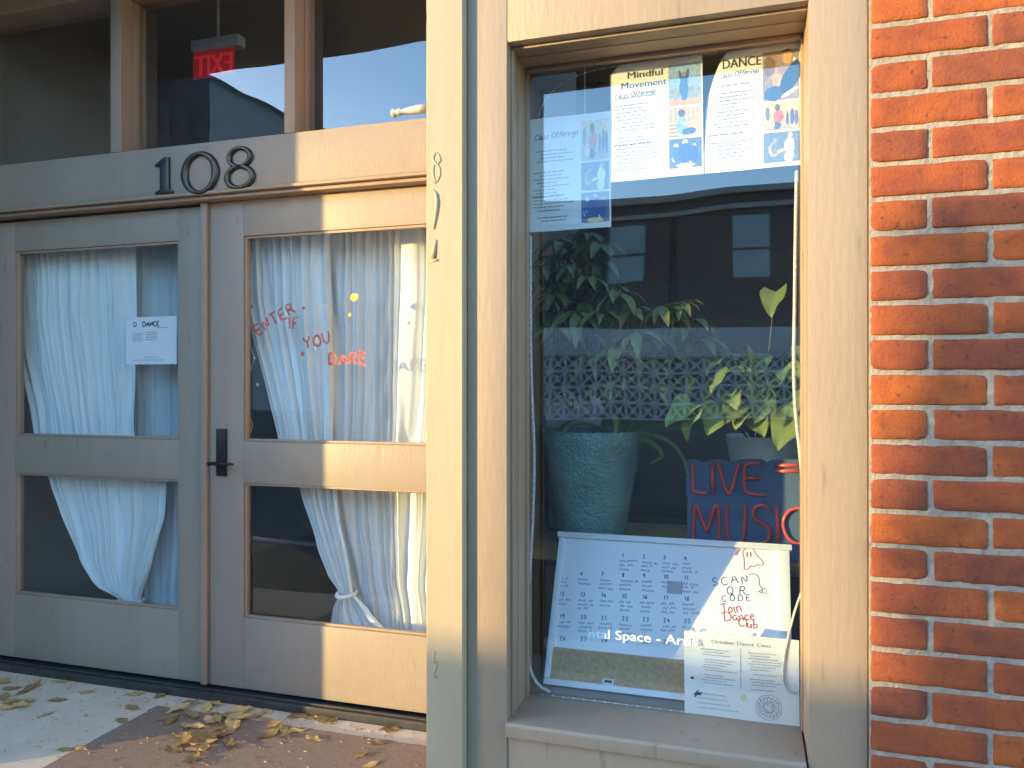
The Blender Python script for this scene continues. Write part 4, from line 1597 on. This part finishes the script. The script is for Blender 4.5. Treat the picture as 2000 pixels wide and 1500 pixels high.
def put_leaf(me, parent, p, yaw, pitch, roll=0.0, sc=1.0, name='leaf'):
    o_ = link(name, me, parent, p)
    o_.rotation_euler = Matrix.Rotation(yaw, 3, 'Z').to_4x4().to_3x3().to_euler()
    m3 = Matrix.Rotation(yaw, 3, 'Z') @ Matrix.Rotation(-pitch, 3, 'Y') @ Matrix.Rotation(roll, 3, 'X')
    o_.rotation_euler = m3.to_euler()
    o_.scale = (sc, sc, sc)
    return o_


# umbrella plant
up = thing('umbrella_plant', (pc.x, pc.y, SZ + h1), 'tall umbrella plant with whorls of drooping leaflets on the window left', 'plant')
ul = [leaf_mesh('leaflet', 0.10, 0.033, M['umbrella_leaf'], 'oval', s, 0.9, 0.2) for s in range(4)]
whorls = [(1075, 500, 0.47), (1130, 485, 0.45), (1165, 510, 0.42), (1100, 555, 0.43), (1185, 555, 0.39), (1140, 590, 0.37), (1228, 605, 0.33), (1065, 610, 0.41), (1308, 605, 0.37), (1350, 625, 0.41),
          (1205, 680, 0.30), (1110, 665, 0.39), (1275, 650, 0.39), (1160, 640, 0.38), (1060, 545, 0.49), (1120, 720, 0.42), (1180, 745, 0.35),
          (1090, 470, 0.4), (1150, 455, 0.42), (1170, 475, 0.36), (1055, 520, 0.38), (1115, 520, 0.34), (1150, 540, 0.32), (1080, 575, 0.36), (1125, 610, 0.3), (1205, 570, 0.3), (1170, 610, 0.28), (1090, 640, 0.3), (1240, 650, 0.3), (1330, 590, 0.34), (1290, 600, 0.32),
          (1260, 700, .38), (1320, 690, .42), (1290, 745, .40), (1230, 740, .36), (1350, 735, .44), (1100, 760, .42), (1150, 690, .34), (1370, 660, .44)]
for (px, py, Y) in whorls:
    tip = P(px, py, Y)
    root = Vector((pc.x + rnd.uniform(-.05, .09), pc.y + rnd.uniform(-.05, .03), SZ + h1 * .9))
    mid = root.lerp(tip, .55) + Vector((0, rnd.uniform(-.02, .03), .05))
    b = MB()
    pts = [root, root.lerp(mid, .5) + Vector((.006, 0, .01)), mid, mid.lerp(tip, .6) + Vector((0, 0, .012)), tip]
    b.tube(pts, [.0045, .004, .0032, .0024, .0018], 6)
    b.build('stem', M['stem'], up, smooth=True)
    nl = rnd.choice((8, 9, 10))
    y0 = rnd.uniform(0, 6.28)
    sc = rnd.uniform(.75, 1.1)
    tl_yaw, tl = rnd.uniform(0, 6.28), rnd.uniform(0, .5)
    for k_ in range(nl):
        yaw = y0 + 2 * math.pi * k_ / nl + rnd.uniform(-.12, .12)
        put_leaf(rnd.choice(ul), up, tip, yaw, rnd.uniform(-.35, .05) + tl * math.cos(yaw - tl_yaw) * .8, rnd.uniform(-.25, .25), sc * rnd.uniform(.85, 1.1), 'leaflet')

# strap-leaved plant in the teal pot
sp = thing('strap_leaf_plant', (tc_.x, tc_.y, SZ + htop), 'arching strap-leaved plant spilling over the teal pot', 'plant')
ends = [((1210, 845), (1180, 810), (1120, 815), (1075, 850)), ((1215, 845), (1200, 800), (1205, 840), (1195, 890)), ((1215, 840), (1260, 800), (1320, 790), (1370, 800)), ((1220, 845), (1270, 830), (1330, 835), (1385, 855)),
        ((1220, 840), (1290, 760), (1330, 720), (1370, 700)), ((1215, 840), (1245, 760), (1260, 700), (1290, 650)), ((1205, 845), (1170, 770), (1150, 720), (1145, 690)), ((1225, 845), (1290, 850), (1330, 880), (1345, 930)),
        ((1225, 850), (1270, 860), (1300, 890), (1270, 905)), ((1205, 845), (1190, 750), (1185, 690), (1190, 640)), ((1210, 845), (1222, 770), (1228, 720), (1250, 690)), ((1200, 850), (1150, 825), (1110, 830), (1090, 860))]
for q, e in enumerate(ends):
    ctrl = smooth2([(x, y) for x, y in e], 2)
    n_ = len(ctrl)
    yb = tc_.y + rnd.uniform(-.05, .04)
    mb = MB()
    vs_, fs_ = [], []
    wmax = rnd.uniform(.014, .022)
    for i, (x, y) in enumerate(ctrl):
        t = i / (n_ - 1)
        p = P(x, y, yb - .12 * t + (.1 * t if q % 3 == 0 else 0))
        w = wmax * (1 - t) ** .45 * (.6 + min(1, 4 * t) * .4)
        dx_ = ctrl[min(i + 1, n_ - 1)][0] - ctrl[max(i - 1, 0)][0]
        dz_ = -(ctrl[min(i + 1, n_ - 1)][1] - ctrl[max(i - 1, 0)][1])
        l = math.hypot(dx_, dz_) or 1
        nn = Vector((-dz_ / l, .7, dx_ / l)).normalized()
        for s in (-1, 0, 1):
            vs_.append(p + nn * (s * w / 2) + Vector((0, -.25 * w * (1 - abs(s)), -.2 * w * (1 - abs(s)))))
    for i in range(n_ - 1):
        for k_ in range(2):
            fs_.append((i * 3 + k_, i * 3 + k_ + 1, (i + 1) * 3 + k_ + 1, (i + 1) * 3 + k_))
    mb.mesh(vs_, fs_)
    mb.build('leaf', M['strap_leaf'], sp, smooth=True)

# heart-leaved plant in the white pot
hp = thing('heart_leaf_plant', (wc.x, wc.y, SZ + h2), 'light green heart-leaved plant growing from the white pot', 'plant')
hl = [leaf_mesh('leaf', 0.085, 0.082, M['heart_leaf'], 'heart', s, 0.55, 0.16) for s in range(3)]
hearts = [(1515, 570, 0.30, -100, .9, 1.0), (1405, 705, 0.40, -150, .5, .8), (1470, 700, 0.44, -80, .6, .9), (1530, 720, 0.44, -60, .5, .9), (1365, 800, 0.36, -140, .7, 1.1), (1440, 790, 0.38, -120, .5, .9), (1500, 745, 0.36, -70, .6, 1.15),
          (1540, 780, 0.36, -90, .5, 1.1), (1475, 815, 0.40, -60, .7, .9), (1450, 745, 0.48, -30, .4, .8), (1545, 690, 0.46, -20, .4, .9), (1385, 770, 0.46, -170, .3, .8),
          (1430, 690, 0.51, -90, .4, .8), (1500, 790, 0.46, -45, .5, 1.0),           (1425, 725, .36, -130, .5, 1.0), (1460, 735, .40, -60, .4, 1.1), (1485, 770, .34, -100, .6, 1.2), (1515, 760, .42, -40, .4, 1.1),           (1540, 740, .38, -120, .5, 1.2), (1350, 790, .36, -170, .5, 1.0), (1430, 765, .42, -110, .4, 1.1), (1550, 810, .34, -100, .7, 1.2), (1475, 690, .44, -100, .5, 1.0),
          (1400, 745, .44, -140, .4, 1.0), (1440, 715, .46, -70, .4, 1.0), (1480, 720, .48, -110, .4, 1.1), (1520, 795, .42, -90, .5, 1.0), (1465, 795, .40, -130, .5, 1.0), (1405, 795, .40, -110, .6, 1.1)]
for (px, py, Y, yaw, pitch, sc) in hearts:
    p = P(px, py, Y)
    root = Vector((wc.x + rnd.uniform(-.05, .05), wc.y + rnd.uniform(-.04, .04), SZ + h2 * .88))
    mid = root.lerp(p, .5) + Vector((0, .01, .035))
    b = MB(); b.tube([root, root.lerp(mid, .5), mid, mid.lerp(p, .6) + Vector((0, 0, .012)), p], [.003, .0026, .0022, .0018, .0013], 6)
    b.build('stem', M['stem'], hp, smooth=True)
    put_leaf(rnd.choice(hl), hp, p, R(yaw + rnd.uniform(-25, 25)), -pitch + rnd.uniform(-.2, .2), rnd.uniform(-.5, .5), sc * rnd.uniform(.9, 1.15))

# neon sign
NYS = 0.52
sg = thing('music_sign', (P(1470, 1060, NYS).x, NYS, SZ), 'blue-backed red tube sign reading LIVE MUSIC on the shelf', 'sign')


def cz(x, y, Y):
    return P(1330 + x / 6.522, 880 + y / 6.522, Y)


tubes = [[(150, 160), (150, 480), (175, 535), (325, 545)], [(400, 160), (402, 545)], [(470, 165), (575, 520), (605, 555), (640, 520), (735, 165)],
         [(1010, 160), (860, 160), (815, 190), (800, 260), (800, 470), (840, 550), (1080, 565)], [(805, 352), (1010, 352)],
         [(155, 1200), (165, 740), (190, 690), (215, 740), (310, 1000), (330, 1020), (345, 1000), (420, 730), (450, 690), (480, 740), (490, 1200)],
         [(580, 700), (585, 1080), (640, 1180), (760, 1180), (812, 1080), (815, 700)],
         [(1130, 760), (1100, 710), (1000, 690), (930, 740), (910, 820), (960, 890), (1060, 930), (1130, 1000), (1140, 1100), (1080, 1180), (960, 1200), (900, 1140)],
         [(1218, 710), (1232, 1200)], [(1640, 800), (1560, 745), (1480, 730), (1380, 760), (1310, 860), (1300, 960), (1350, 1100), (1450, 1180), (1560, 1190), (1640, 1140)],
         [(1200, 190), (1640, 180)], [(1195, 262), (1640, 255)], [(1640, 180), (1650, 480), (1600, 540), (1540, 500)]]
for q in tubes:
    b = MB()
    pts = smooth2([(x, y) for x, y in q], 2) if len(q) > 2 else q
    b.tube([cz(x, y, NYS - 0.010) for x, y in pts], 0.0048, 10)
    b.build('tube', M['neon'], sg, smooth=True)
top = [(70, 130), (110, 110), (200, 108), (250, 145), (330, 145), (370, 115), (520, 108), (600, 150), (680, 135), (740, 112), (850, 105), (1040, 108), (1090, 150), (1150, 120), (1300, 110), (1500, 112), (1680, 110), (1710, 160), (1710, 1230)]
poly = [(cz(x, y, NYS).x, cz(x, y, NYS).z) for x, y in top]
zb_ = SZ + 0.0015
poly[-1] = (poly[-1][0], zb_)
poly += [(cz(90, 1200, NYS).x, zb_), (cz(80, 700, NYS).x, cz(80, 700, NYS).z), (cz(100, 620, NYS).x, cz(100, 620, NYS).z), (cz(70, 560, NYS).x, cz(70, 560, NYS).z)]
b = MB(); b.prism(list(reversed(poly)), NYS - 0.004, NYS + 0.002); b.build('backing', M['acrylic'], sg)
b = MB(); b.box(poly[0][0] + .03, poly[0][0] + .05, NYS + .0025, NYS + .09, SZ + .0005, SZ + .01); b.box(.12, .14, NYS + .0025, NYS + .09, SZ + .0005, SZ + .01); b.build('foot', M['acrylic'], sg, bevel=.001)

# ------------------------------------------------------------------ light strings round the window
def string(name, pts, r, label, Y, bulbs, matr, br=0.0022, y2=None):
    t = thing(name, P(*pts[0], Y), label, 'light string')
    sp_ = smooth2(pts, 2)
    w = [P(x, y, Y) for x, y in sp_]
    b = MB(); b.tube(w, r, 8); b.build('cord', matr, t, smooth=True)
    bb = MB()
    acc = 0
    for a_, c_ in zip(w, w[1:]):
        l = (c_ - a_).length
        while acc < l:
            p = a_.lerp(c_, acc / l) + Vector((0, -r * .6, 0))
            bb.lathe([(.0003, -br), (br * .8, -br * .6), (br, 0), (br * .8, br * .6), (.0003, br)], 8, 0, p)
            acc += bulbs
        acc -= l
    o_ = bb.build('bulbs', M['bulb'], t, smooth=True)
    o_['kind'] = 'stuff'


string('rope_light', [(1036, 462), (1036, 650), (1038, 760), (1044, 880), (1042, 980), (1037, 1080), (1030, 1180), (1029, 1250), (1034, 1310), (1052, 1340), (1075, 1352)], 0.0042,
       'pale rope light hanging down the left side of the window', 0.192, 0.018, M['rope'], 0.0024)
string('rope_light', [(1040, 1356), (1100, 1362), (1200, 1374), (1300, 1387), (1420, 1402), (1562, 1418)], 0.0020, 'beaded light string lying along the bottom of the window', 0.1795, 0.026, M['rope'], 0.0032)
string('rope_light', [(1556, 335), (1554, 450), (1552, 600), (1550, 720), (1553, 800), (1562, 880), (1570, 960)], 0.0042, 'pale rope light hanging down the right side of the window', 0.192, 0.018, M['rope'], 0.0024)
string('rope_light', [(1572, 1140), (1553, 1190), (1540, 1240), (1530, 1290), (1528, 1330), (1540, 1352), (1556, 1356)], 0.0028, 'pale cord looping in front of the timetable sheet', 0.1722, 0.03, M['rope'], 0.0018)
string('fairy_lights', [(1050, 240), (1058, 205), (1078, 180), (1100, 160), (1145, 140), (1220, 126), (1300, 114), (1420, 100), (1560, 86)], 0.0007, 'thin wire of tiny fairy lights across the top of the window', 0.186, 0.022, M['rope'], 0.0022)

# ------------------------------------------------------------------ mat and fallen leaves
MX0, MX1, MY0, MY1 = -2.30, -0.98, -0.35, 0.90
b = MB()
n_ = 40
vs_ = []
for i in range(n_ + 1):
    pass
edge = []
for i in range(n_):
    edge.append((MX0 + (MX1 - MX0) * i / n_, MY1 + .006 * noise.noise((i * .7, 0, 0))))
for i in range(n_):
    edge.append((MX1 + .008 * noise.noise((i * .7, 3, 0)), MY1 + (MY0 - MY1) * i / n_))
for i in range(n_):
    edge.append((MX1 + (MX0 - MX1) * i / n_, MY0))
for i in range(n_):
    edge.append((MX0 + .010 * noise.noise((i * .6, 7, 0)), MY0 + (MY1 - MY0) * i / n_))
m_ = len(edge)
vs_ = [(x, y, GZ + .001) for x, y in edge] + [(x, y, GZ + .009) for x, y in edge]
b.mesh(vs_, [tuple(range(m_ - 1, -1, -1))[::-1], tuple(range(2 * m_ - 1, m_ - 1, -1))] + [(i, (i + 1) % m_, (i + 1) % m_ + m_, i + m_) for i in range(m_)])
om = b.build('door_mat', M['mat'])
bm = bmesh.new(); bm.from_mesh(om.data); bmesh.ops.recalc_face_normals(bm, faces=bm.faces); bm.to_mesh(om.data); bm.free()
tag(om, 'large worn brown mat on the paving in front of the double doors', 'mat')


def dry_leaf(seed):
    rr = random.Random(seed)
    L_, W_ = rr.uniform(.075, .10), rr.uniform(.034, .05)
    n = 10
    roll, lift = rr.uniform(-.9, 1.3), rr.uniform(.2, 1.4)
    vs_, fs_ = [], []
    for i in range(n + 1):
        t = i / n
        w = W_ * math.sin(math.pi * min(1, .03 + t * .97)) ** .7 * (1 + .16 * math.sin(t * 17 + seed))
        for s in (-1, -.55, 0, .55, 1):
            a_ = s * roll
            y = w / 2 * (math.sin(a_) / roll if abs(roll) > .05 else s)
            z = w / 2 * abs((1 - math.cos(a_)) / roll if abs(roll) > .05 else 0) * (1 if roll > 0 else .6)
            z += .016 * lift * (t - .5) ** 2 * 4 * .5 + .004 * math.sin(t * 9 + s * 3 + seed)
            vs_.append(((t - .5) * L_ + .003 * math.sin(s * 5 + t * 8), y, z + .004))
    for i in range(n):
        for k_ in range(4):
            fs_.append((i * 5 + k_, i * 5 + k_ + 1, (i + 1) * 5 + k_ + 1, (i + 1) * 5 + k_))
    zm = min(v[2] for v in vs_)
    vs_ = [(x, y, z - zm + .0006) for x, y, z in vs_]
    mb = MB(); mb.mesh(vs_, fs_)
    mb.tube([(L_ * .5, 0, vs_[-3][2]), (L_ * .62, .004, vs_[-3][2] + .003), (L_ * .74, .002, vs_[-3][2] + .002)], .0011, 5)
    return mb.data('fallen_leaf', M['dry_leaf'], smooth=True)


DLM = [dry_leaf(s) for s in range(9)]
pile = [(352, 1392), (372, 1400), (395, 1388), (420, 1395), (440, 1405), (462, 1392), (480, 1386), (330, 1398), (345, 1412), (400, 1410), (425, 1415), (448, 1420), (470, 1412), (486, 1408), (340, 1440), (358, 1448),
        (375, 1432), (392, 1440), (410, 1446), (432, 1438), (385, 1455), (405, 1462), (372, 1425), (455, 1432), (388, 1470), (380, 1482), (440, 1452), (345, 1462), (415, 1428), (365, 1380), (430, 1382), (500, 1395)]
pile = [(x_ + rnd.uniform(-14, 14), y_ + rnd.uniform(-6, 6)) for x_, y_ in pile]
right_l = [(520, 1408), (535, 1415), (552, 1422), (572, 1428), (524, 1436), (558, 1436)]
edge_l = [(590, 1392), (612, 1396), (640, 1397), (655, 1400), (780, 1408)]
lone = [((612, 1443), 'small pale leaf alone in the middle of the brown mat'), ((735, 1452), 'reddish crumpled leaf near the right end of the mat'), ((708, 1474), 'golden curled leaf near the post foot on the mat'),
        ((724, 1494), 'golden leaf fragment at the bottom edge of the picture on the mat'), ((560, 1364), 'pale leaf standing against the threshold under the right door'), ((340, 1346), 'pale rolled leaf against the threshold near the door meeting'),
        ((265, 1356), 'dark brown leaf on the concrete next to the mat corner'), ((258, 1382), 'yellow leaf on the concrete beside the mat edge'), ((168, 1352), 'reddish brown leaf on the open concrete'),
        ((136, 1325), 'pale leaf by the threshold of the left door'), ((112, 1368), 'small orange leaf on the open concrete'), ((90, 1396), 'small dark leaf lower on the open concrete'), ((238, 1408), 'yellow leaf stuck along the slanting mat edge'),
        ((130, 1464), 'flat yellow leaf on the concrete at the lower left'), ((158, 1462), 'dark-rimmed leaf touching the mat edge at the lower left')]
left_l = [(5, 1332), (22, 1345), (45, 1352), (62, 1345), (8, 1362), (25, 1372), (40, 1380), (15, 1385), (52, 1372)]


def drop(px, py, label, grp, zadd=0.0, sc=None):
    mat_z = GZ
    p = PG(px, py, GZ + .009)
    on_mat = MX0 < p.x < MX1 and p.y < MY1
    z = (GZ + .0095) if on_mat else GZ + .0005
    p = PG(px, py, z)
    p.y = min(p.y, 1.0)
    o_ = link('fallen_leaf', rnd.choice(DLM), None, (p.x, p.y, z + zadd))
    o_.rotation_euler = (rnd.uniform(-.12, .12) if zadd else 0, rnd.uniform(-.12, .12) if zadd else 0, rnd.uniform(0, 6.28))
    s_ = (sc or rnd.uniform(.8, 1.15)) * 1.02
    o_.scale = (s_, s_ * rnd.uniform(.8, 1.25), s_ * rnd.uniform(.35, .8))
    tag(o_, label, 'leaf', grp)


ORD = ['first', 'second', 'third', 'fourth', 'fifth', 'sixth', 'seventh', 'eighth', 'ninth', 'tenth', 'eleventh', 'twelfth', 'thirteenth', 'fourteenth', 'fifteenth', 'sixteenth']


def row_of(pts, words, grp, za):
    for i_, (px, py) in enumerate(sorted(pts)):
        drop(px, py, 'dry leaf, %s from left %s' % (ORD[i_], words), grp, za * (i_ % 3))


row_of([q for q in pile if q[1] < 1403], 'in the back row of the heap on the mat', 'leaves heaped on the mat', .006)
row_of([q for q in pile if 1403 <= q[1] < 1430], 'in the middle row of the heap on the mat', 'leaves heaped on the mat', .006)
row_of([q for q in pile if 1430 <= q[1]], 'in the front rows of the heap on the mat', 'leaves heaped on the mat', .006)
row_of(right_l, 'in the small cluster right of the heap', 'leaves in the small cluster on the mat', 0)
row_of(edge_l, 'in the row between mat and threshold', 'leaves along the far mat edge', 0)
row_of(left_l, 'in the clump on pale concrete at the picture edge', 'leaves clumped at the left', .004)
for q, lab in lone:
    drop(q[0], q[1], lab, 'leaves lying singly', 0, .8)

rl_ = random.Random(21)
b = MB()
for q in range(700):
    if q % 3 == 0:
        x, y = rl_.uniform(-3.4, -0.8), 1.0 - abs(rl_.gauss(0, .05))
    elif q % 3 == 1:
        x, y = rl_.gauss(-1.95, .35), rl_.gauss(.65, .22)
    else:
        x, y = rl_.uniform(-3.4, -0.8), rl_.uniform(0.0, 1.0)
    if not (-3.45 < x < -.75 and -.3 < y < 1.01):
        continue
    z = GZ + (.0095 if MX0 < x < MX1 and y < MY1 else .0005)
    a_, l_, w_ = rl_.uniform(0, 6.28), rl_.uniform(.003, .012), rl_.uniform(.0015, .004)
    u_ = Vector((math.cos(a_), math.sin(a_), 0))
    n_v = Vector((-math.sin(a_), math.cos(a_), 0))
    c_ = Vector((x, y, z))
    t_v = Vector((0, 0, rl_.uniform(.001, .004)))
    b.mesh([c_ - u_ * l_, c_ - n_v * w_, c_ + u_ * l_, c_ + n_v * w_, c_ + t_v], [(0, 1, 4), (1, 2, 4), (2, 3, 4), (3, 0, 4)])
stuff(tag(b.build('leaf_litter', M['dry_leaf']), 'fine crumbs of dead leaf and grit scattered in front of the doors', 'litter'))

# ------------------------------------------------------------------ across the street (seen in the glass)
stn = thing('stone_pier', (-3.9, -0.25, GZ), 'dark rough stone pier of the neighbouring building beside the recess', 'pier')
b = MB()
b.box(-4.6, -3.506, -0.504, -0.004, GZ, 4.6)
b.build('core', M['stone'], stn)
zz = GZ
kk = 0
while zz < 4.4:
    hh = rnd.uniform(.16, .3)
    y = -0.51
    while y < -0.03:
        l = min(rnd.uniform(.14, .3), -0.01 - y)
        b = MB(); b.box(-3.54, -3.5 - rnd.uniform(0, .012), y, y + l - .012, zz, zz + hh - .014)
        b.build('stone', M['stone'], stn, bevel=.012)
        y += l
    b = MB(); b.box(-4.6, -3.542, -.51, -.5, zz, zz + hh - .014)
    b.build('stone', M['stone'], stn, bevel=.01)
    zz += hh

bz = thing('breeze_block_wall', (-1, -8.2, GZ), 'grey breeze-block screen wall across the street, mirrored in the shop window', 'wall')
bmt = mat('breeze_concrete', (0.55, 0.57, 0.60), 0.9, var=.12, scale=3, bump=.5, bscale=60)
BX0, BX1, BZT = -11.3, 9.0, 2.0
b = MB(); b.box(BX0, BX1, -8.32, -8.14, 1.63, BZT); b.build('coping', bmt, bz, bevel=.01)
b = MB(); b.box(BX0, BX1, -8.32, -8.14, GZ - .2, .828); b.build('base_course', mat('dark_plinth', (0.07, 0.075, 0.085), .9, var=.2, scale=3), bz, bevel=.01)
# one block: square frame with a four-petalled screen
blk = MB()
s = .2
t_ = .018
for q in ((0, s, 0, t_), (0, s, s - t_, s), (0, t_, t_, s - t_), (s - t_, s, t_, s - t_)):
    blk.box(q[0], q[1], -.05, .05, q[2], q[3])
for (x0, z0, x1, z1) in ((t_, t_, s - t_, s - t_), (t_, s - t_, s - t_, t_)):
    dx_, dz_ = x1 - x0, z1 - z0
    l = math.hypot(dx_, dz_)
    nx_, nz_ = -dz_ / l * .011, dx_ / l * .011
    blk.prism([(x0 + nx_, z0 + nz_), (x0 - nx_, z0 - nz_), (x1 - nx_, z1 - nz_), (x1 + nx_, z1 + nz_)], -.048, .048)
cxy = s / 2
blk.prism([(cxy + .035 * math.cos(k_ * math.pi / 4), cxy + .035 * math.sin(k_ * math.pi / 4)) for k_ in range(8)], -.049, .049)
bme = blk.data('screen_block', bmt)
xb = -5.6
while xb < 3.6:
    for r_ in range(4):
        link('screen_block', bme, bz, (xb, -8.22, .829 + r_ * s))
    xb += s
b = MB()
b.box(BX0, -5.6, -8.29, -8.16, .829, 1.629)
b.box(3.6, BX1, -8.29, -8.16, .829, 1.629)
b.build('plain_wall', bmt, bz)

db = thing('brick_house', (-0.5, -20, GZ), 'dark two-storey brick house across the street, mirrored in the shop window', 'building')
dmat = mat('dark_brick_front', (0.075, 0.06, 0.07), .9, var=.3, scale=4, bump=.5, bscale=20)
b = MB(); b.box(-8.2, 7.5, -26, -18.0, GZ - .2, 6.05); b.build('wall', dmat, db)
b = MB(); b.box(-8.4, 7.7, -26.2, -17.85, 6.06, 6.22); b.build('roof', M['kerb'], db, bevel=.02)
b = MB(); b.box(-8.3, 7.6, -18.0, -17.9, 5.70, 5.82); b.build('cornice', M['kerb'], db, bevel=.02)
b = MB(); b.tube([(-1.9, -17.93, GZ - .2), (-1.9, -17.93, 5.69)], .06, 10); b.build('downpipe', M['black_metal'], db, smooth=True)
tealg = mat('teal_window', (0.22, 0.36, 0.42), .3, var=.2, scale=1.5)
frm = mat('dark_frame', (.05, .06, .07), .6, var=.1)
for x in (-6.4, -3.55, -.42, 2.7, 5.6):
    w_ = thing
    b = MB()
    for q in ((x - .08, x, 3.85, 5.65), (x + .92, x + 1.0, 3.85, 5.65), (x, x + .92, 3.85, 3.93), (x, x + .92, 5.57, 5.65), (x, x + .92, 4.70, 4.76)):
        b.box(q[0], q[1], -18.02, -17.95, q[2], q[3])
    wf = b.build('window', frm, db)
    b = MB(); b.box(x, x + .92, -18.01, -17.985, 3.93, 4.70); b.build('pane', tealg, wf)
    b = MB(); b.box(x, x + .92, -18.01, -17.985, 4.76, 5.57); b.build('pane', tealg, wf)

gb = thing('grey_house', (-12.5, -14, GZ), 'grey rendered house with a sloping roof, mirrored in the transom', 'building')
gmt = mat('grey_render', (0.30, 0.31, 0.34), .9, var=.06, scale=2)
b = MB(); b.prism([(-14.35, GZ - .2), (-8.4, GZ - .2), (-8.4, 6.6), (-14.35, 9.85)], -14.0, -17.6)
og = b.build('wall', gmt, gb)
bm = bmesh.new(); bm.from_mesh(og.data); bmesh.ops.recalc_face_normals(bm, faces=bm.faces); bm.to_mesh(og.data); bm.free()
b = MB(); b.prism([(-14.4, 9.88), (-8.2, 6.49), (-8.2, 6.61), (-14.4, 10.0)], -13.9, -17.7)
og = b.build('roof', M['stone'], gb)
bm = bmesh.new(); bm.from_mesh(og.data); bmesh.ops.recalc_face_normals(bm, faces=bm.faces); bm.to_mesh(og.data); bm.free()

# out-of-view shrub, added and shaped to cast shade on the brick wall
SD = 7.0
sx, sy = 0.26 - SD * math.sin(SUN_AZ), -SD * math.cos(SUN_AZ)
px_, py_ = math.cos(SUN_AZ), -math.sin(SUN_AZ)      # across the sunlight, to the right as seen from the wall
shb = thing('shade_shrub', (sx + px_ * 1.0, sy + py_ * 1.0, GZ - .14), 'dense evergreen shrub added out of view to shade the brick wall', 'shrub')
b = MB()
rr = random.Random(4)
for _ in range(15000):
    a_ = rr.uniform(0.0, 1.0)
    e_ = rr.uniform(-.45, .45)
    z = rr.uniform(.25, 2.50)
    wv = .05 * noise.noise((z * 3, 1, 1))
    lo = .03 + wv
    c_ = Vector((sx + px_ * (lo + a_ * 1.7) + math.sin(SUN_AZ) * e_, sy + py_ * (lo + a_ * 1.7) + math.cos(SUN_AZ) * e_, z + GZ - .14 + .06 * noise.noise((a_ * 9, e_ * 6, 0))))
    u_ = Vector((rr.gauss(0, 1), rr.gauss(0, 1), rr.gauss(0, 1))).normalized()
    w_ = u_.orthogonal().normalized()
    s_ = rr.uniform(.03, .055)
    b.face([c_ - u_ * s_, c_ + w_ * s_ * .45, c_ + u_ * s_, c_ - w_ * s_ * .45])
nseg = 10
core = [(sx + px_ * (.16 + 1.5 * t) + math.sin(SUN_AZ) * e_, sy + py_ * (.16 + 1.5 * t) + math.cos(SUN_AZ) * e_) for t, e_ in [(i / nseg, -.28) for i in range(nseg + 1)] + [(1 - i / nseg, .28) for i in range(nseg + 1)]]
nc = len(core)
cv = [(x, y, z + GZ - .14) for z in (.35, 1.3, 2.34) for x, y in core]
b.mesh(cv, [(j * nc + i, j * nc + (i + 1) % nc, (j + 1) * nc + (i + 1) % nc, (j + 1) * nc + i) for j in range(2) for i in range(nc)] + [tuple(range(2 * nc, 3 * nc))])
b.build('crown', M['shrub'], shb)
b = MB()
for q in range(5):
    xx, yy = sx + px_ * (.3 + q * .3), sy + py_ * (.3 + q * .3)
    b.tube([(xx, yy, GZ - .14), (xx + .04, yy, .5), (xx - .03, yy + .04, 1.3)], [.04, .03, .015], 8)
b.build('trunk', M['stem'], shb, smooth=True)
